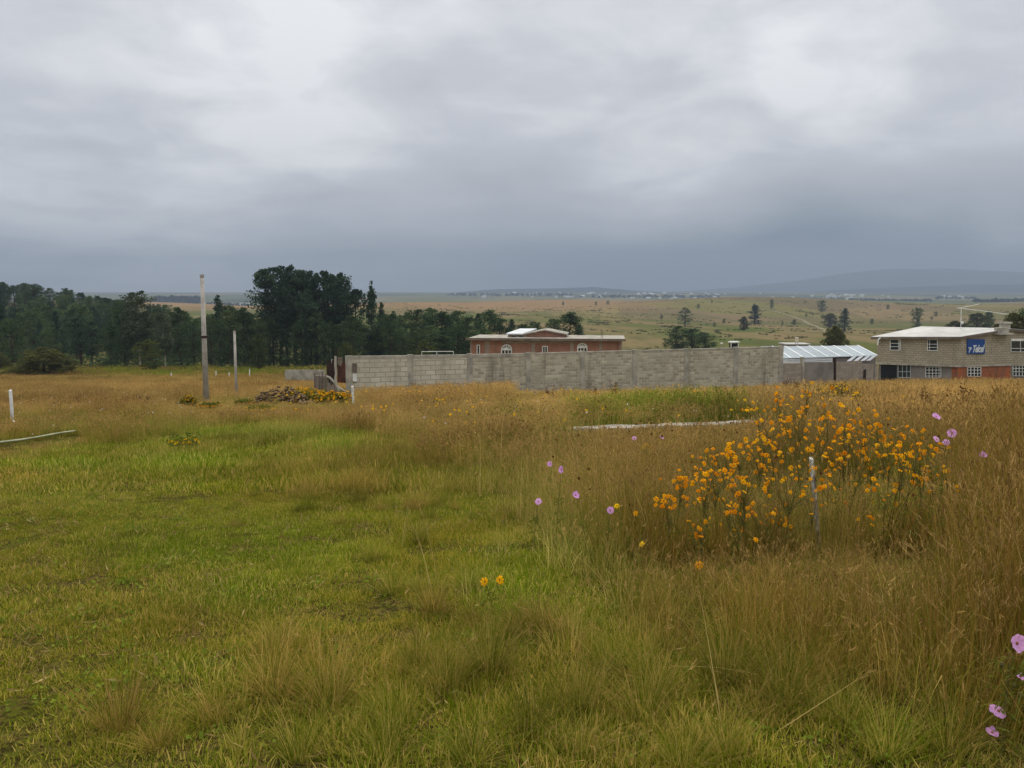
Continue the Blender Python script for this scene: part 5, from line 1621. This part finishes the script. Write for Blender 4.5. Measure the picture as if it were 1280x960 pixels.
def cosmos():
    pet = [petal_flower((8, 7, 8)[s], .036, .0285, (-.010, .004, -.016)[s], 40 + s, .2) for s in range(3)]
    meshes = [p.mesh('flower_head', [M['pink_petal'], M['disc_yellow']]) for p in pet]
    g = 'pink cosmos flowers'
    L = [(702, 587, 6.4, 70, 'round pink cosmos facing the camera, upper right of the left group'), (687.5, 580, 8.4, 55, 'small pink cosmos, highest of the left group'),
         (673, 627, 6.4, 60, 'pink cosmos furthest left in the grass'), (719.5, 619, 6.0, 62, 'pink cosmos directly below the round one in the left group'),
         (763, 638, 6.1, 68, 'pink cosmos nearest the orange clump, beside a yellow bloom'), (803, 815, 5.0, 40, 'single pink cosmos low in the foreground grass'),
         (793, 548, 9.5, 70, 'small pink cosmos below the pale path'), (1190, 541, 5.3, 78, 'large pink cosmos with dark centre at upper right of the orange flowers'),
         (1170, 521, 5.8, 55, 'pink cosmos above left of the large one at upper right'), (1171, 549, 6.3, 60, 'half hidden pink cosmos left below the large one'),
         (1183, 553, 6.6, 50, 'faint pink cosmos directly below the large one'), (1229, 569, 6.5, 20, 'closed pink cosmos bud in the tall grass at far right'), (827, 547, 9.8, 50, 'faint small pink cosmos in the grass right of the path-side one')]
    for px, py, Y, tl, lb in L:
        flower_on_stem('pink_cosmos', lb, g, px, py, Y, meshes[int(px) % 3:] + meshes[:int(px) % 3], tl, scale=.86)
    # the near plant at the right edge
    rr = random.Random(3)
    Y = 3.0; h = P(1262, 815, Y); b = Vector((h.x, Y, gz(h.x, Y)))
    root = empty('pink_cosmos', b, 'tall cosmos plant with several pink blooms cut by the right edge', 'flower', g)
    st = MB(); main = branch(st, b - Vector((0, 0, .03)), h, .005, rr, 6)
    heads = ((1271, 804, 78, 1.0), (1248, 889, 25, .95), (1240, 916, 15, .7), (1275, 846, 30, .5))
    for ex, ey, tl, s in heads: branch(st, main[3] if ey < 900 else main[2], P(ex, ey, Y), .003, rr, 4)
    for (ex, ey) in ((1252, 832), (1268, 858), (1276, 870)):
        q = P(ex, ey, Y); branch(st, main[3], q, .0028, rr, 3); st.tube([q - Vector((0, 0, .006)), q + Vector((0, 0, .004)), q + Vector((0, 0, .014))], [.006, .011, .006], 7)
    st.build('stem', M['stem'], root)
    V, Q, B = leaf_cloud([tuple(p) for p in main[1:6]], [.09] * 5, 26, .075, np.random.default_rng(4), 1, .12)
    link('leaves', np_mesh('leaves', V, Q, M['herb'], B), root, True)
    for i, (ex, ey, tl, s) in enumerate(heads):
        o = link('flower_head', meshes[i % 3], root); o.location = P(ex, ey, Y) - root.location; o.scale = (s,) * 3; o.rotation_euler = (R(tl), R(rr.uniform(-10, 10)), .3)
cosmos()

flower_on_stem('orange_daisy_plant', 'lone slender stem with two orange blooms in the foreground', None, 606, 727, 4.75, DAISY, 65, bx=.06, extra=((624.5, 725),))
flower_on_stem('orange_daisy_plant', 'single orange star-shaped bloom below the orange clump', None, 873.5, 706, 5.3, DAISY, 60, scale=1.1)
flower_on_stem('orange_daisy_plant', 'small yellow orange bloom left of the orange clump', None, 801.5, 680, 5.6, DAISY_Y, 45, scale=.9)
flower_on_stem('orange_daisy_plant', 'small yellow bloom touching the pink cosmos near the clump', None, 771, 632, 6.3, DAISY_Y, 50)

def far_blooms(name, label, cat, px, py, Y, wpx, hpx, n, mat, group=None, size=.06, leaf=M['herb'], leaves=1.0, seed=1):
    """a bushy flowering clump: stems and leaves down to the ground, blooms over its top"""
    rng = np.random.default_rng(seed * 7 + int(px)); rr = random.Random(seed + int(px))
    c = P(px, py, Y); g = gz(c.x, Y)
    w = wpx / F * Y; hh = hpx / F * Y
    root = empty(name, (c.x, Y, g), label, cat, group)
    cs, rs, bl, br = [], [], [], []
    st = MB()
    for i in range(n):
        a = rr.uniform(0, 6.28); q = math.sqrt(rr.uniform(0, 1)) * w * .5
        x, y = c.x + q * math.cos(a), Y + q * math.sin(a) * .8
        z = max(g + .15, c.z + hh * .5 * (1 - (q / (w * .5)) ** 2) - hh * .35 * rr.uniform(0, 1.6))
        bl.append((x, y, z)); br.append(size * .4)
        gg = gz(x, y)
        if i % 3 == 0: branch(st, (c.x + (x - c.x) * .4, Y + (y - Y) * .4, gg - .02), (x, y, z), .005, rr, 3)
        for k in range(2):
            f = rr.uniform(.1, .95); cs.append((c.x + (x - c.x) * (.4 + .6 * f), Y + (y - Y) * (.4 + .6 * f), gg + (z - gg) * f)); rs.append(size * 2.2 * leaves)
    st.build('stems', M['stem'], root)
    V, Q, B = leaf_cloud(cs, rs, 12, size * 1.6, rng, 1, .35)
    link('leaves', np_mesh('leaves', V, Q, leaf, B), root, True)
    V, Q, B = leaf_cloud(bl, br, 5, size, rng, .7, .9)
    link('blooms', np_mesh('blooms', V, Q, mat, B), root, True)
    return root
far_blooms('marigold_clump', 'broad orange yellow flower clump on the right of the rubble heap', 'flowers', 382, 492, 35, 60, 18, 170, M['ochre_petal'], size=.10, seed=2)
far_blooms('marigold_clump', 'yellow orange flower clump before the broken wall stub', 'flowers', 418, 495, 36, 50, 14, 130, M['ochre_petal'], size=.09, seed=3)
far_blooms('marigold_clump', 'orange flower clump below the rubble heap on its left', 'flowers', 306, 507, 32, 22, 20, 60, M['ochre_petal'], size=.085, seed=4)
far_blooms('marigold_clump', 'yellow flower clump left of the tall utility pole', 'flowers', 234, 500, 32, 18, 14, 44, M['ochre_petal'], size=.085, seed=5)
far_blooms('marigold_clump', 'orange flower clump at the foot of the tall utility pole', 'flowers', 262, 511, 30, 30, 10, 40, M['ochre_petal'], size=.08, seed=6)
far_blooms('marigold_clump', 'pale yellow flower clump between rubble and green patch', 'flowers', 325, 516, 28, 44, 18, 70, M['yellow_petal'], size=.07, seed=7)
far_blooms('yellow_flower_clump', 'small yellow flowers over a green tuft at left', 'flowers', 232, 557, 15.0, 40, 26, 20, M['yellow_petal'], size=.055, leaf=M['shrub'], leaves=1.6, seed=8)
far_blooms('yellow_flower_clump', 'yellow flowers in pale grass left of middle before the wall', 'flowers', 531, 516, 27, 20, 12, 30, M['yellow_petal'], size=.07, seed=9)
far_blooms('yellow_flower_clump', 'bright yellow flowers lowest in the pale grass mid picture', 'flowers', 613, 528, 22, 18, 13, 30, M['yellow_petal'], size=.065, leaf=M['shrub'], seed=10)
far_blooms('yellow_flower_clump', 'yellow flowers high in the straw grass close to the wall', 'flowers', 573, 494, 40, 26, 8, 40, M['orange_petal'], size=.09, seed=11)
far_blooms('yellow_flower_clump', 'yellow flowers in front of the pale path', 'flowers', 808, 558, 10.5, 18, 10, 9, M['yellow_petal'], size=.055, seed=12)
far_blooms('yellow_flower_clump', 'yellow flower spot at the far edge of the pale path', 'flowers', 810, 529, 21, 12, 6, 12, M['yellow_petal'], size=.07, seed=13)
far_blooms('yellow_flower_clump', 'yellow flowers in straw grass before the right end of the wall', 'flowers', 870, 495, 36, 60, 10, 50, M['orange_petal'], size=.085, seed=14)
far_blooms('green_shrub', 'green leafy shrub with yellow tips before the yard wall', 'shrub', 1047, 488, 22, 62, 22, 60, M['yellow_petal'], size=.045, leaf=M['shrub'], leaves=3.2, seed=15)
far_blooms('yellow_flower_clump', 'few yellow flowers right of the green shrub', 'flowers', 1072, 494, 20, 14, 8, 10, M['yellow_petal'], size=.06, seed=16)

def docks():
    rr = random.Random(9)
    for (px, py, Y) in ((612, 492, 34), (630, 494, 33), (688, 486, 34), (697, 492, 31), (745, 484, 33), (765, 486, 32), (768, 480, 36), (900, 484, 33), (913, 486, 32), (985, 478, 36), (1000, 480, 34), (1160, 487, 18), (1200, 490, 17), (1225, 494, 15),
                        (60, 505, 30), (95, 498, 33), (130, 508, 27), (150, 502, 30), (180, 498, 33), (45, 520, 24), (205, 500, 33)):
        c = P(px, py, Y); g = gz(c.x, Y)
        root = empty('seeding_dock', (c.x, Y, g), 'dark brown dock stalk gone to seed among the pale grass', 'weed', 'brown dock stalks in the meadow')
        st = MB(); cs, rs = [], []
        for k in range(4):
            t = c + Vector((rr.uniform(-.25, .25), rr.uniform(-.2, .2), rr.uniform(-.15, .12)))
            pts = branch(st, (c.x, Y, g - .03), t, .008, rr, 4)
            for f in (2, 3, 4): cs.append(tuple(pts[f])); rs.append(.09)
        st.build('stalk', M['dock'] if False else M['bark'], root)
        V, Q, B = leaf_cloud(cs, rs, 14, .06, np.random.default_rng(int(px)), 1.4, .6)
        link('seed_heads', np_mesh('seed_heads', V, Q, M['dock'], B), root, True)
docks()

def sprinkled():
    """the countless small blooms of the meadow"""
    rng = np.random.default_rng(55)
    def put(name, mat, n, y0, y1, cond, size, hmin, hmax):
        y = np.sqrt(rng.uniform(y0 ** 2, y1 ** 2, n)); u = rng.uniform(-.72, .72, n); x = u * y
        z, px, py, tall, rough, lush, bare, nz, nz2 = lot(x, y)
        k = cond(px, py, tall, nz, nz2)
        x, y, z = x[k], y[k], z[k]
        c = np.stack([x, y, z + rng.uniform(hmin, hmax, len(x))], -1)
        V, Q, B = leaf_cloud(c, np.full(len(c), size * .35), 4, size, rng, .7, .9)
        tag(link(name, np_mesh(name, V, Q, mat, B)), kind='stuff')
    put('scattered_yellow_blooms', M['yellow_petal'], 900, 16, 46, lambda px, py, t, a, b: (t > .6) & (b > -.05) & (px > 330), .06, .4, .75)
    put('scattered_white_blooms', M['white'], 420, 9, 40, lambda px, py, t, a, b: (t > .5) & (b < .05), .035, .3, .65)
    put('scattered_brown_seed', M['dock'], 2600, 5, 40, lambda px, py, t, a, b: (t > .7) & (px > 500), .03, .5, .95)
    y = np.sqrt(rng.uniform(2.4 ** 2, 16 ** 2, 9000)); u = rng.uniform(-.75, .75, 9000); x = u * y
    z, px, py, tall, rough, lush, bare, nz, nz2 = lot(x, y)
    cl = fbm(x * 1.1 + 60, y * 1.1, 2)
    k = (tall < .6) & (cl + rng.normal(0, .05, len(x)) > .56)
    c = np.stack([x, y, z + .03], -1)[k]
    V, Q, B = leaf_cloud(c, np.full(len(c), .06), 9, .024, rng, .3, .8)
    tag(link('low_lawn_herbs', np_mesh('low_lawn_herbs', V, Q, M['lawnherb'], B)), kind='stuff')
    k = (tall < .7) & (rng.uniform(0, 1, len(x)) < .28)
    c = np.stack([x, y, z + .035], -1)[k]
    V, Q, B = leaf_cloud(c, np.full(len(c), .10), 5, .07, rng, .25, .12)
    tag(link('dry_litter', np_mesh('dry_litter', V, Q, M['litter'], B)), kind='stuff')
sprinkled()

# ------------------------------------------------------------------ air, sky, light, camera
def haze():
    mb = MB()
    mb.hexa([(-17500, -150, -60), (17500, -150, -60), (17500, 9900, -60), (-17500, 9900, -60)], [(-17500, -150, 480), (17500, -150, 480), (17500, 9900, 480), (-17500, 9900, 480)])
    m = bpy.data.materials.new('haze'); m.use_nodes = True
    t = NT(m.node_tree)
    for n in list(m.node_tree.nodes): m.node_tree.nodes.remove(n)
    v = t.n('ShaderNodeVolumePrincipled')
    v.inputs['Color'].default_value = (0.415, 0.505, 0.63, 1)
    v.inputs['Density'].default_value = 0.00025
    v.inputs['Anisotropy'].default_value = 0.0
    o = t.n('ShaderNodeOutputMaterial'); t.l(v.outputs[0], o.inputs['Volume'])
    tag(mb.build('haze', m, None), kind='stuff')
import os as _os
if not _os.environ.get('NOHAZE'): haze()

SUN_EL, SUN_AZ = R(48), R(16)     # azimuth clockwise from +Y (straight ahead)
def world():
    w = bpy.data.worlds.new('World'); scene.world = w; w.use_nodes = True
    t = NT(w.node_tree)
    for n in list(w.node_tree.nodes): w.node_tree.nodes.remove(n)
    sky = t.n('ShaderNodeTexSky', sky_type='NISHITA', sun_disc=False)
    sky.sun_elevation = SUN_EL; sky.sun_rotation = SUN_AZ
    b0 = t.n('ShaderNodeBackground'); t.l(sky.outputs[0], b0.inputs[0]); b0.inputs[1].default_value = 0.08
    tc = t.n('ShaderNodeTexCoord')
    d = t.vmath('NORMALIZE', tc.outputs['Generated'])
    s = t.n('ShaderNodeSeparateXYZ'); t.l(d, s.inputs[0])
    el = t.math('MAXIMUM', s.outputs[2], 0.0)
    inv = t.math('DIVIDE', 1.0, t.math('ADD', el, 0.22))
    c = t.n('ShaderNodeCombineXYZ')
    t.l(t.math('MULTIPLY', s.outputs[0], inv), c.inputs[0]); t.l(t.math('MULTIPLY', s.outputs[1], inv), c.inputs[1])
    p = c.outputs[0]
    n1 = t.noise(t.mapping(p, (1, 1.15, 1), (0, 0, R(-24))), 0.95, 5, 0.48, 0.7)
    n2 = t.noise(t.vmath('ADD', p, (7.3, 2.1, 4.4)), 2.6, 8, 0.56, 0.35)
    n3 = t.noise(t.mapping(p, (0.5, 1.8, 1), (0, 0, R(10))), 2.0, 5, 0.55, 0.4)
    br = t.math('ADD', t.math('MULTIPLY', t.math('SUBTRACT', n1, 0.5), 0.46), t.math('MULTIPLY', t.math('SUBTRACT', n2, 0.5), 0.58))
    br = t.math('ADD', br, t.math('MULTIPLY', t.math('SUBTRACT', n3, 0.5), 0.16))
    # thicker, darker deck toward the horizon
    br = t.math('ADD', br, t.rng(el, 0.0, 0.15, 0.56, 0.82))
    def blob(px, py, inner, amp):
        v = ray(px, py).normalized()
        k = t.vmath('DOT_PRODUCT', d, tuple(v))
        q = t.rng(k, math.cos(inner), 1.0, 0, 1, False)
        q = t.math('MULTIPLY', t.math('POWER', q, 2.5), t.math('ADD', 0.35, t.math('MULTIPLY', n2, 1.3)))
        return t.math('MULTIPLY', q, amp)
    # rain cloud sitting on the mountain to the right
    az = t.math('DIVIDE', s.outputs[0], t.math('MAXIMUM', s.outputs[1], 0.05))
    wob = t.math('ADD', az, t.math('MULTIPLY', t.math('SUBTRACT', n2, 0.5), 0.25))
    gate = t.math('MULTIPLY', t.rng(wob, -0.12, 0.34), t.rng(t.math('ADD', el, t.math('MULTIPLY', t.math('SUBTRACT', n1, 0.5), 0.06)), 0.015, 0.10, 1.0, 0.0))
    br = t.math('SUBTRACT', br, t.math('MULTIPLY', gate, 0.60))
    # the deck thins out over the left horizon
    br = t.math('ADD', br, t.math('MULTIPLY', t.math('MULTIPLY', t.rng(wob, 0.0, -0.45), t.rng(el, 0.03, 0.16, 1.0, 0.0)), 0.16))
    for (px, py, r, a) in ((970, 75, R(3.0), .12), (1000, 105, R(3.2), .17), (990, 100, R(12), .10), (380, 0, R(6), .16), (400, 40, R(18), .09), (300, 70, R(10), .05), (1275, 262, R(7), -.20), (1130, 275, R(6), -.06), (1250, 298, R(3.2), .24), (1265, 328, R(3.0), .24), (900, 350, R(13), -.24),
                           (1080, 345, R(12), -.30), (700, 335, R(12), -.14), (560, 240, R(16), -.08), (1000, 330, R(8), -.12), (60, 345, R(12), .16), (240, 350, R(10), .18), (830, 250, R(9), .10), (620, 290, R(9), -.05)):
        br = t.math('ADD', br, blob(px, py, r, a))
    def lx(r, g, b_):
        return tuple(v / 1.54 for v in lin(r, g, b_)[:3]) + (1.0,)
    col = t.ramp(br, [(0.0, lx(98, 114, 134)), (0.2, lx(126, 140, 153)), (0.4, lx(160, 167, 174)), (0.6, lx(193, 195, 200)), (0.8, lx(217, 218, 223)), (1.0, lx(254, 254, 255))])
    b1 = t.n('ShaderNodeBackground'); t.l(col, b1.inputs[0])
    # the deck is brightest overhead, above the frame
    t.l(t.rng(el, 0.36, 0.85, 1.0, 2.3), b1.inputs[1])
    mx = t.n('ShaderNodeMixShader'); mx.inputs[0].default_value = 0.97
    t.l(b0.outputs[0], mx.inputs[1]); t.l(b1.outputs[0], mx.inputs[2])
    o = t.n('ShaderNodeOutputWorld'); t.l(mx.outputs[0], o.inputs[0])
    w.cycles.sampling_method = 'MANUAL'; w.cycles.sample_map_resolution = 512
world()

sl = bpy.data.lights.new('sun', 'SUN'); sl.energy = 1.45; sl.angle = R(16); sl.color = (1.0, 0.92, 0.78)
so = bpy.data.objects.new('sun', sl); COL.objects.link(so)
dirv = Vector((math.sin(SUN_AZ) * math.cos(SUN_EL), math.cos(SUN_AZ) * math.cos(SUN_EL), math.sin(SUN_EL)))
so.rotation_euler = dirv.to_track_quat('Z', 'Y').to_euler(); so.location = (0, 0, 30)

cd = bpy.data.cameras.new('camera'); cam = bpy.data.objects.new('camera', cd); COL.objects.link(cam)
cam.location = (0, 0, CAMZ); cam.rotation_euler = (R(90) - PITCH, 0, 0)
cd.sensor_width = 36; cd.lens = 36 * F / 1280; cd.clip_start = 0.05; cd.clip_end = 60000
scene.camera = cam

scene.render.engine = 'CYCLES'
cy = scene.cycles
cy.max_bounces = 6; cy.diffuse_bounces = 3; cy.glossy_bounces = 2; cy.transmission_bounces = 4; cy.volume_bounces = 0; cy.transparent_max_bounces = 4
cy.use_denoising = not _os.environ.get('NODN')
try: cy.denoiser = 'OPENIMAGEDENOISE'
except Exception: pass
cy.denoising_input_passes = 'RGB_ALBEDO_NORMAL'
vs = scene.view_settings
vs.view_transform = 'Standard'; vs.look = 'None'; vs.exposure = 0.68; vs.gamma = 1.0; vs.use_curve_mapping = False
